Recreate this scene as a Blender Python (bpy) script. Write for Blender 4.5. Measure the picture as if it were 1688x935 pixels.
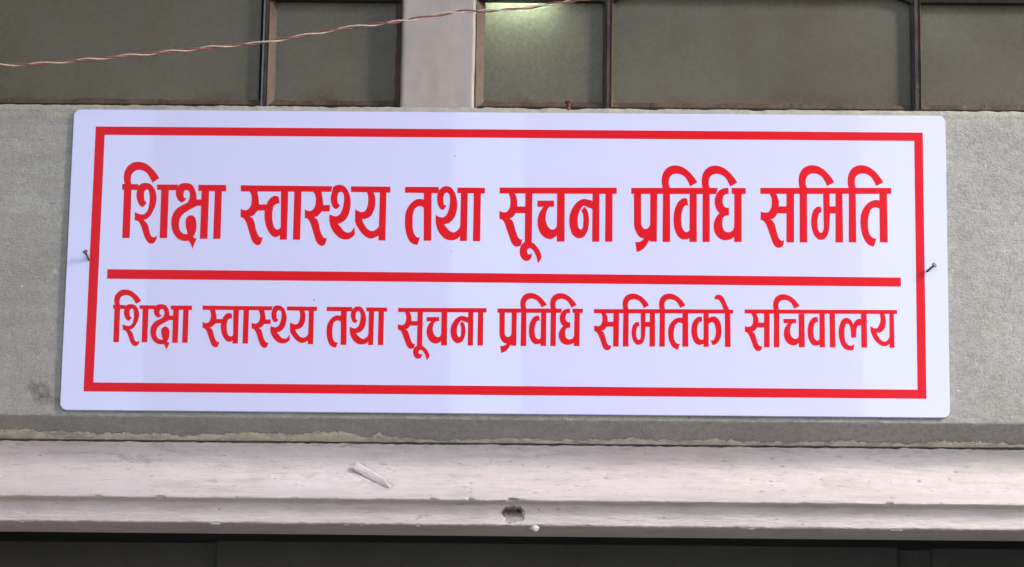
import bpy, bmesh, math, random
from mathutils import Vector, Matrix, noise, geometry
random.seed(7)
for o in list(bpy.data.objects): bpy.data.objects.remove(o)
S = bpy.context.scene
COL = S.collection
MM = 0.001

# ------------------------------------------------------------------ camera
CAM = (0.114602, -4.454076, 1.728393); YAW, PITCH, ROLL, FPX = 0.024327, math.radians(18), 0.015791, 7454.39
cy, sy, cp, sp = math.cos(YAW), math.sin(YAW), math.cos(PITCH), math.sin(PITCH)
fw = Vector((-sy*cp, cy*cp, sp)); rt = Vector((cy, sy, 0)); up = rt.cross(fw)
cr, sr = math.cos(ROLL), math.sin(ROLL)
r2 = rt*cr + up*sr; u2 = -rt*sr + up*cr
cd = bpy.data.cameras.new('camera'); co = bpy.data.objects.new('camera', cd); COL.objects.link(co)
cd.sensor_width = 36; cd.lens = 36*FPX/1688; cd.clip_start = 0.1; cd.clip_end = 500
m = Matrix((r2, u2, -fw)).transposed().to_4x4(); m.translation = Vector(CAM); co.matrix_world = m
S.camera = co
cd.dof.use_dof = False

# ------------------------------------------------------------------ sky and sun
SUN_EL, SUN_AZ = math.radians(30), math.radians(62)      # azimuth measured from the wall normal towards the right
w = bpy.data.worlds.new('World'); S.world = w; w.use_nodes = True
nt = w.node_tree; nt.nodes.clear()
sky = nt.nodes.new('ShaderNodeTexSky'); sky.sky_type = 'NISHITA'; sky.sun_disc = False
sky.sun_elevation = SUN_EL; sky.air_density = 1.0; sky.dust_density = 2.0; sky.ozone_density = 1.2
bg = nt.nodes.new('ShaderNodeBackground'); bg.inputs[1].default_value = 0.13
ow = nt.nodes.new('ShaderNodeOutputWorld'); nt.links.new(sky.outputs[0], bg.inputs[0]); nt.links.new(bg.outputs[0], ow.inputs[0])
tosun = Vector((math.sin(SUN_AZ)*math.cos(SUN_EL), -math.cos(SUN_AZ)*math.cos(SUN_EL), math.sin(SUN_EL)))
sky.sun_rotation = math.atan2(tosun.x, tosun.y)
sd = bpy.data.lights.new('sun', 'SUN'); so = bpy.data.objects.new('sun', sd); COL.objects.link(so)
sd.energy = 2.0; sd.angle = math.radians(15); sd.color = (1, .965, .90)
so.rotation_euler = (-tosun).to_track_quat('-Z', 'Y').to_euler()
S.view_settings.view_transform = 'Standard'; S.view_settings.look = 'None'; S.view_settings.gamma = 1
S.view_settings.exposure = 1.78
BLOCKER_DX = 0.0
S.render.engine = 'CYCLES'

# ------------------------------------------------------------------ helpers
def tag(o, label=None, cat=None, group=None, kind=None):
    if label: o['label'] = label
    if cat: o['category'] = cat
    if group: o['group'] = group
    if kind: o['kind'] = kind
    return o
def empty(name, loc=(0, 0, 0)):
    o = bpy.data.objects.new(name, None); o.location = loc; o.empty_display_size = .02; COL.objects.link(o); return o
def mesh(name, verts, faces, mat, parent=None, smooth=False, attr=None):
    me = bpy.data.meshes.new(name); me.from_pydata(verts, [], faces); me.update()
    if smooth: me.polygons.foreach_set('use_smooth', [True]*len(me.polygons))
    if attr:
        for k, vals in attr.items():
            a = me.attributes.new(k, 'FLOAT', 'POINT'); a.data.foreach_set('value', vals)
    o = bpy.data.objects.new(name, me); COL.objects.link(o)
    if mat: me.materials.append(mat)
    if parent:
        o.parent = parent
        off = parent.location if parent.type == 'EMPTY' else parent.location
        o.matrix_parent_inverse = Matrix.Translation(-world_loc(parent))
    return o
def world_loc(o):
    v = Vector(o.location)
    return v if not o.parent else v
def bm_mesh(name, bm, mat, parent=None, smooth=False):
    me = bpy.data.meshes.new(name); bmesh.ops.recalc_face_normals(bm, faces=bm.faces); bm.to_mesh(me); bm.free()
    if smooth: me.polygons.foreach_set('use_smooth', [True]*len(me.polygons))
    o = bpy.data.objects.new(name, me); COL.objects.link(o); me.materials.append(mat)
    if parent:
        o.parent = parent; o.matrix_parent_inverse = Matrix.Translation(-world_loc(parent))
    return o
def box_bm(bm, x0, x1, y0, y1, z0, z1, bev=0.0):
    r = bmesh.ops.create_cube(bm, size=1)
    for v in r['verts']:
        v.co = Vector(((x0+x1)/2+v.co.x*(x1-x0), (y0+y1)/2+v.co.y*(y1-y0), (z0+z1)/2+v.co.z*(z1-z0)))
    if bev > 0:
        es = list({e for v in r['verts'] for e in v.link_edges})
        bmesh.ops.bevel(bm, geom=es, offset=bev, segments=2, affect='EDGES')
def box(name, x0, x1, y0, y1, z0, z1, mat, parent=None, bev=0.0):
    bm = bmesh.new(); box_bm(bm, x0, x1, y0, y1, z0, z1, bev); return bm_mesh(name, bm, mat, parent)
def N(x, y=0., z=0., oct_=3):
    return noise.fractal(Vector((x, y, z)), 1.0, 2.0, oct_)
def frange(a, b, s):
    n = max(1, int(round((b-a)/s))); return [a+(b-a)*i/n for i in range(n)]
def sweep(name, xs, prof, mat, parent=None, fn=None):
    """prof: list of (Y,z) in mm; fn(x,i,Y,z)->(Y,z,wear)"""
    V = []; W = []
    for x in xs:
        for i, (Y, z) in enumerate(prof):
            a = 0
            if fn: Y, z, a = fn(x, i, Y, z)
            V.append((x*MM, Y*MM, z*MM)); W.append(a)
    n = len(prof); F = []
    for j in range(len(xs)-1):
        for i in range(n-1):
            F.append((j*n+i, j*n+i+1, (j+1)*n+i+1, (j+1)*n+i))
    return mesh(name, V, F, mat, parent, True, {'wear': W})

# ------------------------------------------------------------------ materials
class NT:
    def __init__(s, name):
        s.m = bpy.data.materials.new(name); s.m.use_nodes = True; s.t = s.m.node_tree
        s.b = s.t.nodes['Principled BSDF']; s.c = None
    def n(s, typ, **kw):
        nd = s.t.nodes.new(typ)
        for k, v in kw.items():
            if k.startswith('i_'):
                key = k[2:]; nd.inputs[int(key) if key.isdigit() else key].default_value = v
            else: setattr(nd, k, v)
        return nd
    def l(s, a, b): s.t.links.new(a, b)
    def coord(s, scale=(1, 1, 1)):
        tc = s.n('ShaderNodeTexCoord'); mp = s.n('ShaderNodeMapping'); mp.inputs['Scale'].default_value = scale
        s.l(tc.outputs['Object'], mp.inputs[0]); return mp.outputs[0]
    def noise(s, scale, detail=4, rough=.55, stretch=(1, 1, 1), dist=0.0):
        nd = s.n('ShaderNodeTexNoise'); nd.inputs['Scale'].default_value = scale; nd.inputs['Detail'].default_value = detail
        nd.inputs['Roughness'].default_value = rough; nd.inputs['Distortion'].default_value = dist
        s.l(s.coord(stretch), nd.inputs['Vector']); return nd.outputs['Fac']
    def ramp(s, fac, a, b):
        mr = s.n('ShaderNodeMapRange'); mr.inputs['From Min'].default_value = a; mr.inputs['From Max'].default_value = b
        s.l(fac, mr.inputs['Value']); return mr.outputs[0]
    def math(s, op, a, b):
        nd = s.n('ShaderNodeMath', operation=op)
        for i, v in enumerate((a, b)):
            if isinstance(v, (int, float)): nd.inputs[i].default_value = v
            else: s.l(v, nd.inputs[i])
        return nd.outputs[0]
    def mix(s, fac, a, b):
        nd = s.n('ShaderNodeMix', data_type='RGBA')
        for i, v in ((0, fac), (6, a), (7, b)):
            if isinstance(v, (int, float)): nd.inputs[i].default_value = v
            elif isinstance(v, tuple): nd.inputs[i].default_value = (*v, 1)[:4]
            else: s.l(v, nd.inputs[i])
        return nd.outputs[2]
    def spots(s, scale, rad, seed=0.0, stretch=(1, 1, 1)):
        """1 inside sparse dots"""
        v = s.n('ShaderNodeTexVoronoi', feature='F1'); v.inputs['Scale'].default_value = scale
        mp = s.n('ShaderNodeVectorMath', operation='ADD'); mp.inputs[1].default_value = (seed, seed*1.7, seed*.3)
        s.l(s.coord(stretch), mp.inputs[0]); s.l(mp.outputs[0], v.inputs['Vector'])
        d = s.math('LESS_THAN', v.outputs['Distance'], rad)
        sc = s.n('ShaderNodeSeparateColor'); s.l(v.outputs['Color'], sc.inputs[0])
        return s.math('MULTIPLY', d, s.math('GREATER_THAN', sc.outputs[0], .7))
    def out(s, col=None, rough=.6, bump=None, bdist=.001, bstr=.5, spec=None):
        if col is not None:
            if isinstance(col, tuple): s.b.inputs['Base Color'].default_value = (*col, 1)
            else: s.l(col, s.b.inputs['Base Color'])
        if isinstance(rough, (int, float)): s.b.inputs['Roughness'].default_value = rough
        else: s.l(rough, s.b.inputs['Roughness'])
        if spec is not None: s.b.inputs['Specular IOR Level'].default_value = spec
        if bump is not None:
            bp = s.n('ShaderNodeBump'); bp.inputs['Distance'].default_value = bdist; bp.inputs['Strength'].default_value = bstr
            s.l(bump, bp.inputs['Height']); s.l(bp.outputs[0], s.b.inputs['Normal'])
        return s.m
def simple(name, col, rough=.6, nscale=40, amt=.25, bscale=None, spec=None, metal=0):
    M = NT(name); f = M.noise(nscale, 5)
    c = M.mix(M.ramp(f, .3, .7), tuple(v*(1-amt) for v in col), tuple(min(1, v*(1+amt)) for v in col))
    M.b.inputs['Metallic'].default_value = metal
    return M.out(c, rough, M.noise(bscale or nscale*4, 4), .0006, .4, spec)
LETTERS = [
'-40293,8198 -38585,8178 -38688,7522 -40266,7555|-36649,8159 -34443,8166 -34604,7533 -36626,7574|-32324,8160 -29391,8173 -29367,7462 -32300,7495|-40046,8281 -40084,8398 -40114,8517 -40137,8636 -40151,8751 -40159,8866 -40160,8982 -40156,9096 -40147,9214 -40132,9332 -40112,9449 -40084,9563 -40049,9672 -39997,9799 -39934,9923 -39862,10041 -39781,10151 -39692,10251 -39608,10331 -39517,10405 -39421,10472 -39320,10531 -39216,10578 -39113,10612 -39005,10636 -38895,10652 -38784,10661 -38675,10663 -38530,10654 -38384,10632 -38238,10598 -38096,10552 -37960,10496 -37828,10425 -37701,10340 -37578,10245 -37459,10144 -37343,10040 -37233,9935 -37127,9824 -37024,9708 -36926,9590 -36831,9468 -36746,9353 -36664,9234 -36585,9113 -36510,8989 -36437,8862 -37113,8351 -37170,8458 -37228,8564 -37287,8670 -37347,8774 -37421,8906 -37494,9041 -37571,9173 -37656,9296 -37753,9403 -37833,9473 -37919,9537 -38010,9596 -38104,9646 -38200,9688 -38307,9723 -38418,9751 -38530,9766 -38638,9765 -38751,9744 -38864,9706 -38970,9653 -39066,9588 -39151,9512 -39228,9422 -39293,9322 -39345,9218 -39379,9110 -39399,8994 -39409,8875 -39413,8757 -39412,8632 -39402,8506 -39384,8379 -39357,8253 -39322,8126 -39290,7609 -39253,2232 -40043,2226 -40083,7603 -40018,7603|-38599,7994 -38523,8069 -38442,8135 -38357,8191 -38268,8238 -38172,8276 -38073,8305 -37973,8324 -37873,8333 -37774,8332 -37672,8323 -37570,8303 -37471,8274 -37380,8234 -37283,8171 -37192,8091 -37108,8000 -37031,7901 -36961,7801 -36899,7695 -36844,7583 -36797,7467 -36756,7348 -36721,7229 -36690,7105 -36666,6980 -36648,6852 -36636,6725 -36631,6599 -36633,6460 -36644,6321 -36662,6183 -36685,6046 -36712,5910 -36746,5769 -36785,5629 -36830,5491 -36880,5355 -36935,5222 -36993,5087 -37056,4952 -37124,4821 -37201,4698 -37289,4589 -37387,4496 -37494,4412 -37610,4338 -37736,4273 -37871,4219 -37775,4143 -37687,4062 -37607,3976 -37536,3885 -37474,3788 -37423,3683 -37383,3570 -37350,3453 -37321,3335 -37289,3219 -37259,3104 -37233,2987 -37203,2873 -37162,2763 -37111,2647 -37052,2528 -36982,2427 -36897,2366 -36795,2351 -36680,2365 -36574,2403 -36497,2452 -36427,2519 -36426,2404 -36436,2293 -36456,2187 -36486,2085 -36522,1990 -36567,1896 -36622,1811 -36689,1741 -36815,1663 -36955,1625 -37074,1641 -37196,1692 -37306,1759 -37384,1826 -37453,1908 -37514,1999 -37572,2095 -37627,2189 -37714,2360 -37784,2540 -37844,2727 -37903,2914 -37967,3099 -38015,3238 -38060,3380 -38108,3520 -38163,3655 -38233,3782 -38294,3878 -38359,3975 -38433,4060 -38517,4122 -38607,4157 -38705,4175 -38812,4177 -38851,5125 -38751,5059 -38649,5003 -38545,4955 -38439,4918 -38332,4890 -38222,4867 -38109,4851 -37998,4849 -37897,4870 -37807,4919 -37724,4989 -37649,5072 -37583,5159 -37518,5279 -37472,5413 -37440,5557 -37416,5703 -37394,5847 -37374,5994 -37362,6143 -37356,6293 -37355,6443 -37358,6593 -37363,6720 -37369,6847 -37379,6975 -37397,7100 -37427,7223 -37459,7353 -37500,7482 -37571,7566 -37663,7593 -37757,7587 -37846,7508 -37912,7391 -37944,7298 -37958,7196 -37959,7089 -37953,6980 -37945,6874 -37940,6768 -37933,6659 -37919,6551 -37892,6450 -37848,6359 -37764,6256 -37656,6166 -37701,6047 -37758,5940 -37828,5844 -37901,5759 -37984,5682 -38069,5647 -38159,5674 -38253,5741 -38337,5817 -38407,5896 -38467,5988 -38519,6089 -38564,6193 -38606,6296 -38647,6406 -38682,6519 -38712,6635 -38734,6751 -38749,6868 -38755,6982 -38754,7098 -38747,7213 -38735,7327 -38714,7442 -38688,7557 -38662,7672 -38640,7779 -38619,7886|-36183,7635 -35379,7641 -35356,2265 -36135,2259|-34439,8051 -34351,8125 -34260,8188 -34165,8241 -34067,8284 -33964,8316 -33856,8338 -33746,8349 -33635,8352 -33526,8346 -33424,8334 -33319,8315 -33216,8288 -33119,8250 -33032,8200 -32947,8127 -32871,8037 -32804,7935 -32743,7828 -32688,7721 -32639,7613 -32597,7500 -32562,7384 -32531,7266 -32504,7149 -32480,7029 -32460,6909 -32445,6787 -32434,6665 -32428,6542 -31885,6546 -31859,5836 -32402,5832 -32497,5774 -32593,5717 -32689,5659 -32784,5600 -32879,5542 -33008,5464 -33139,5387 -33268,5309 -33394,5226 -33515,5136 -33605,5063 -33696,4987 -33783,4908 -33864,4824 -33933,4732 -33994,4628 -34046,4517 -34089,4399 -34123,4279 -34150,4159 -34169,4036 -34180,3909 -34183,3781 -34176,3654 -34159,3530 -34138,3423 -34111,3315 -34077,3208 -34033,3108 -33977,3018 -33896,2922 -33800,2835 -33697,2770 -33609,2735 -33517,2715 -33419,2709 -33316,2717 -33209,2740 -33252,2840 -33292,2942 -33328,3044 -33361,3147 -33390,3251 -33418,3364 -33442,3477 -33462,3592 -33477,3707 -33487,3821 -33496,3938 -33504,4057 -33505,4175 -33494,4288 -33465,4393 -33423,4484 -33368,4574 -33302,4653 -33228,4715 -33128,4764 -33015,4794 -32906,4798 -32787,4762 -32671,4693 -32573,4606 -32516,4526 -32474,4431 -32442,4327 -32416,4220 -32393,4116 -32366,3971 -32350,3822 -32345,3672 -32347,3522 -32355,3374 -32364,3258 -32378,3142 -32396,3026 -32420,2913 -32453,2803 -32493,2699 -32540,2597 -32594,2498 -32655,2402 -32279,2177 -32324,2064 -32368,1950 -32411,1836 -32454,1721 -32496,1606 -32532,1504 -32568,1401 -32603,1299 -32637,1196 -32671,1092 -32709,1210 -32751,1325 -32796,1439 -32845,1550 -32898,1660 -32959,1775 -33025,1889 -33094,2000 -33200,1975 -33304,1959 -33408,1951 -33511,1952 -33612,1961 -33726,1981 -33840,2012 -33952,2053 -34060,2103 -34161,2162 -34280,2250 -34391,2355 -34494,2473 -34587,2598 -34670,2727 -34743,2864 -34805,3009 -34857,3160 -34901,3313 -34937,3467 -34965,3624 -34985,3785 -34996,3946 -34997,4107 -34989,4266 -34972,4419 -34947,4572 -34913,4724 -34868,4871 -34811,5011 -34754,5123 -34688,5232 -34615,5337 -34535,5436 -34451,5528 -34347,5623 -34232,5706 -34112,5783 -33990,5857 -33870,5934 -33759,5999 -33641,6059 -33526,6120 -33423,6192 -33340,6282 -33289,6372 -33249,6473 -33217,6578 -33193,6684 -33173,6798 -33162,6914 -33162,7031 -33177,7143 -33209,7269 -33258,7391 -33331,7486 -33437,7551 -33552,7576 -33668,7523 -33763,7425 -33808,7323 -33826,7201 -33826,7081 -33813,6935 -33777,6791 -33704,6703 -33622,6688 -33519,6705 -33547,6588 -33590,6484 -33649,6394 -33755,6287 -33881,6220 -33989,6221 -34105,6256 -34210,6309 -34296,6379 -34372,6469 -34438,6570 -34495,6674 -34538,6770 -34574,6871 -34601,6977 -34621,7083 -34634,7189 -34639,7292 -34637,7397 -34628,7502 -34612,7605 -34588,7705 -34549,7824 -34500,7939|-31954,7543 -31161,7550 -31155,2221 -31934,2215|-30564,7555 -29826,7561 -29792,2233 -30560,2226',
'-27873,8147 -18311,8123 -18382,7498 -27851,7476|-26124,7527 -26105,7434 -26086,7341 -26068,7248 -26050,7155 -26032,7062 -26014,6969 -25996,6876 -25979,6783 -25964,6690 -25949,6588 -25934,6486 -25921,6383 -25910,6281 -25903,6178 -25899,6085 -25897,5991 -25897,5897 -25902,5804 -25915,5713 -25936,5620 -25962,5529 -25996,5438 -26035,5350 -26088,5266 -26145,5185 -26203,5107 -26262,5030 -26322,4954 -26387,4884 -26458,4826 -26540,4779 -26628,4743 -26723,4717 -26824,4702 -26736,4662 -26655,4616 -26583,4562 -26518,4500 -26455,4415 -26407,4316 -26368,4209 -26333,4099 -26299,3992 -26262,3864 -26234,3734 -26208,3602 -26181,3472 -26146,3344 -26107,3219 -26067,3095 -26022,2972 -25969,2854 -25907,2743 -25860,2666 -25810,2584 -25756,2507 -25698,2449 -25633,2421 -25560,2424 -25482,2449 -25398,2497 -25406,2407 -25418,2317 -25432,2228 -25450,2140 -25471,2052 -25493,1973 -25518,1894 -25545,1816 -25575,1739 -25608,1663 -25694,1612 -25781,1580 -25869,1568 -25948,1575 -26028,1599 -26107,1634 -26180,1676 -26252,1732 -26318,1800 -26379,1875 -26435,1952 -26504,2069 -26559,2196 -26605,2329 -26648,2464 -26693,2598 -26756,2781 -26814,2966 -26870,3152 -26927,3338 -26988,3522 -27031,3654 -27072,3787 -27117,3919 -27167,4048 -27229,4169 -27275,4252 -27324,4336 -27377,4416 -27437,4485 -27505,4538 -27586,4576 -27675,4600 -27772,4610 -27804,5577 -27726,5516 -27646,5467 -27565,5431 -27484,5406 -27402,5394 -27313,5394 -27221,5407 -27132,5433 -27052,5471 -26989,5519 -26933,5580 -26882,5650 -26838,5725 -26799,5799 -26754,5910 -26724,6029 -26705,6154 -26694,6280 -26686,6405 -26683,6516 -26683,6629 -26689,6741 -26702,6853 -26722,6963 -26744,7060 -26770,7157 -26803,7250 -26849,7335 -26901,7402 -26962,7464 -27032,7520|-26146,6037 -24984,6065 -25050,5376 -26211,5348|-25106,6027 -25076,6145 -25040,6257 -24995,6363 -24944,6464 -24885,6559 -24827,6639 -24764,6717 -24696,6790 -24622,6854 -24543,6907 -24461,6948 -24373,6983 -24283,7005 -24194,7012 -24111,7002 -24029,6979 -23946,6943 -23864,6894 -23744,6150 -23829,6161 -23912,6160 -23991,6148 -24074,6119 -24155,6075 -24230,6021 -24293,5959 -24351,5868 -24390,5760 -24416,5641 -24434,5519 -24452,5400 -24471,5254 -24481,5105 -24483,4955 -24480,4806 -24472,4657 -24462,4507 -24447,4357 -24427,4207 -24399,4059 -24361,3915 -24333,3817 -24305,3716 -24271,3618 -24228,3529 -24171,3453 -24103,3390 -24026,3337 -23946,3306 -23858,3309 -23766,3338 -23685,3383 -23609,3449 -23548,3536 -23499,3644 -23469,2662 -23636,2661 -23696,2595 -23762,2542 -23833,2501 -23917,2471 -24007,2455 -24095,2453 -24188,2472 -24281,2510 -24370,2561 -24452,2617 -24539,2691 -24617,2778 -24689,2875 -24755,2976 -24818,3077 -24888,3198 -24950,3325 -25006,3456 -25057,3589 -25103,3723 -25146,3868 -25182,4015 -25212,4164 -25237,4314 -25258,4464 -25274,4594 -25286,4724 -25294,4854 -25298,4984 -25297,5114 -25293,5227 -25286,5340 -25275,5452 -25259,5564 -25235,5672 -25210,5763 -25179,5852 -25145,5940|-23655,7547 -22887,7535 -22875,2195 -23621,2188 -23561,3644|-22253,7540 -21504,7547 -21495,2197 -22242,2191|-19413,7499 -19395,7406 -19376,7313 -19359,7220 -19341,7127 -19323,7034 -19306,6941 -19288,6848 -19272,6755 -19257,6662 -19242,6560 -19228,6458 -19215,6355 -19205,6253 -19199,6150 -19195,6057 -19193,5963 -19194,5869 -19200,5776 -19213,5685 -19234,5592 -19261,5501 -19294,5411 -19334,5322 -19388,5238 -19444,5157 -19504,5079 -19562,5002 -19623,4926 -19688,4856 -19760,4798 -19841,4751 -19930,4715 -20024,4689 -20126,4674 -20037,4635 -19957,4588 -19885,4534 -19821,4473 -19758,4388 -19710,4289 -19671,4182 -19638,4072 -19604,3964 -19568,3837 -19540,3707 -19515,3575 -19488,3445 -19454,3317 -19416,3192 -19376,3068 -19331,2945 -19280,2827 -19217,2716 -19171,2639 -19122,2557 -19068,2481 -19010,2423 -18945,2395 -18872,2397 -18794,2422 -18710,2471 -18719,2380 -18731,2290 -18746,2201 -18764,2113 -18785,2026 -18808,1946 -18833,1868 -18860,1790 -18891,1713 -18924,1636 -19010,1586 -19097,1554 -19184,1542 -19263,1549 -19344,1573 -19422,1608 -19495,1650 -19567,1706 -19633,1774 -19693,1849 -19748,1925 -19817,2042 -19872,2170 -19918,2303 -19960,2438 -20004,2571 -20066,2754 -20123,2939 -20178,3125 -20234,3311 -20294,3495 -20337,3627 -20378,3760 -20421,3892 -20471,4020 -20533,4142 -20579,4224 -20627,4308 -20679,4388 -20739,4458 -20807,4511 -20888,4548 -20976,4572 -21073,4583 -21101,5549 -21023,5488 -20944,5440 -20863,5403 -20782,5379 -20700,5366 -20611,5366 -20519,5380 -20430,5405 -20350,5444 -20287,5492 -20231,5553 -20180,5622 -20135,5697 -20095,5771 -20051,5882 -20020,6001 -20000,6126 -19988,6252 -19980,6377 -19976,6488 -19976,6601 -19982,6713 -19994,6825 -20014,6935 -20035,7031 -20061,7129 -20094,7222 -20139,7306 -20191,7374 -20251,7435 -20321,7491|-19398,6037 -18492,6045 -18490,5338 -19466,5312|-18236,7965 -18164,8046 -18087,8115 -18004,8172 -17923,8213 -17837,8245 -17747,8268 -17656,8282 -17566,8288 -17476,8284 -17384,8270 -17292,8248 -17204,8218 -17122,8179 -17027,8116 -16939,8035 -16857,7943 -16782,7844 -16714,7745 -16649,7633 -16592,7515 -16543,7392 -16500,7267 -16460,7141 -16420,6996 -16386,6848 -16359,6698 -16339,6548 -16326,6398 -16323,6230 -16329,6062 -16344,5893 -16366,5726 -16393,5560 -16420,5407 -16450,5253 -16487,5101 -16534,4954 -16593,4815 -16660,4690 -16736,4568 -16822,4452 -16916,4346 -17018,4255 -17124,4180 -17238,4117 -17360,4064 -17489,4022 -17626,3990 -17561,3924 -17497,3857 -17433,3789 -17371,3720 -17310,3650 -17237,3556 -17170,3456 -17103,3356 -17030,3265 -16946,3190 -16863,3134 -16775,3084 -16682,3046 -16590,3026 -16501,3024 -16408,3037 -16319,3063 -16241,3103 -16179,3158 -16126,3229 -16077,3307 -16028,3383 -15978,3456 -15928,3530 -15880,3605 -15834,3681 -15812,2829 -15861,2754 -15914,2685 -15970,2619 -16030,2559 -16093,2502 -16157,2452 -16223,2404 -16293,2361 -16365,2324 -16439,2296 -16515,2277 -16593,2265 -16674,2260 -16754,2260 -16833,2265 -16933,2276 -17033,2296 -17132,2324 -17228,2358 -17320,2399 -17440,2468 -17553,2553 -17661,2649 -17763,2752 -17859,2858 -17943,2959 -18021,3066 -18095,3178 -18163,3293 -18226,3410 -18278,3517 -18327,3627 -18371,3738 -18410,3851 -18443,3965 -18488,4171 -18515,4380 -18524,4593 -18516,4811 -18490,5032 -18413,4982 -18334,4939 -18254,4902 -18172,4872 -18089,4849 -18001,4830 -17911,4816 -17821,4812 -17737,4824 -17654,4859 -17575,4911 -17501,4974 -17435,5041 -17364,5135 -17308,5243 -17262,5360 -17223,5481 -17186,5600 -17147,5736 -17115,5874 -17090,6015 -17070,6157 -17055,6299 -17042,6428 -17032,6560 -17027,6691 -17031,6822 -17046,6950 -17059,7038 -17075,7129 -17095,7218 -17126,7299 -17171,7368 -17263,7455 -17369,7506 -17483,7489 -17587,7430 -17638,7363 -17670,7276 -17692,7179 -17710,7084 -17726,6984 -17735,6882 -17736,6778 -17732,6674 -17722,6572 -17714,6474 -17704,6373 -17683,6279 -17642,6201 -17587,6145 -17518,6099 -17436,6063 -17459,5971 -17492,5890 -17534,5817 -17586,5755 -17650,5697 -17725,5649 -17802,5623 -17883,5626 -17966,5649 -18042,5686 -18105,5738 -18158,5808 -18203,5888 -18243,5973 -18281,6056 -18328,6170 -18365,6289 -18395,6412 -18416,6536 -18429,6659 -18434,6761 -18432,6864 -18425,6967 -18414,7070 -18399,7172 -18383,7256 -18362,7340 -18338,7424 -18316,7507 -18296,7592 -18279,7684 -18263,7778 -18249,7871|-16345,8120 -12229,8126 -12214,7456 -16329,7496|-14682,7547 -14645,7452 -14612,7356 -14583,7259 -14558,7162 -14538,7064 -14522,6954 -14511,6842 -14505,6730 -14504,6617 -14507,6506 -14513,6393 -14522,6280 -14536,6167 -14556,6056 -14581,5947 -14606,5848 -14633,5747 -14666,5648 -14708,5558 -14763,5481 -14827,5419 -14903,5363 -14984,5319 -15066,5293 -15143,5288 -15223,5299 -15305,5322 -15386,5351 -15464,5382 -15543,5417 -15620,5457 -15695,5503 -15768,5554 -15840,5611 -15834,4358 -15816,4262 -15794,4169 -15767,4077 -15736,3988 -15685,3871 -15624,3758 -15557,3648 -15486,3541 -15414,3434 -15331,3308 -15246,3182 -15157,3060 -15062,2944 -14960,2836 -14870,2751 -14776,2667 -14678,2590 -14575,2523 -14468,2470 -14391,2440 -14312,2414 -14231,2394 -14150,2382 -14070,2381 -13990,2393 -13911,2417 -13832,2449 -13755,2485 -13679,2523 -13605,2560 -13533,2601 -13463,2645 -13393,2692 -13112,2694 -13278,4101 -13285,3997 -13300,3899 -13324,3806 -13357,3719 -13398,3636 -13451,3557 -13512,3482 -13582,3415 -13655,3356 -13736,3305 -13823,3261 -13913,3229 -14003,3214 -14084,3219 -14167,3238 -14250,3268 -14329,3306 -14402,3350 -14475,3408 -14541,3478 -14603,3556 -14661,3638 -14719,3718 -14781,3805 -14842,3895 -14899,3987 -14950,4081 -14994,4179 -15025,4264 -15051,4351 -15073,4440 -15091,4531 -14998,4525 -14909,4526 -14821,4534 -14735,4550 -14652,4572 -14558,4607 -14465,4652 -14376,4706 -14293,4767 -14219,4835 -14142,4929 -14076,5037 -14020,5154 -13971,5275 -13925,5395 -13881,5521 -13842,5650 -13810,5781 -13784,5914 -13765,6047 -13754,6157 -13747,6269 -13744,6381 -13746,6494 -13752,6605 -13761,6708 -13773,6812 -13789,6915 -13809,7016 -13835,7116 -13861,7202 -13892,7287 -13925,7370 -13963,7453 -14004,7534|-13317,7540 -12629,7527 -12609,2189 -13337,2202',
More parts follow.
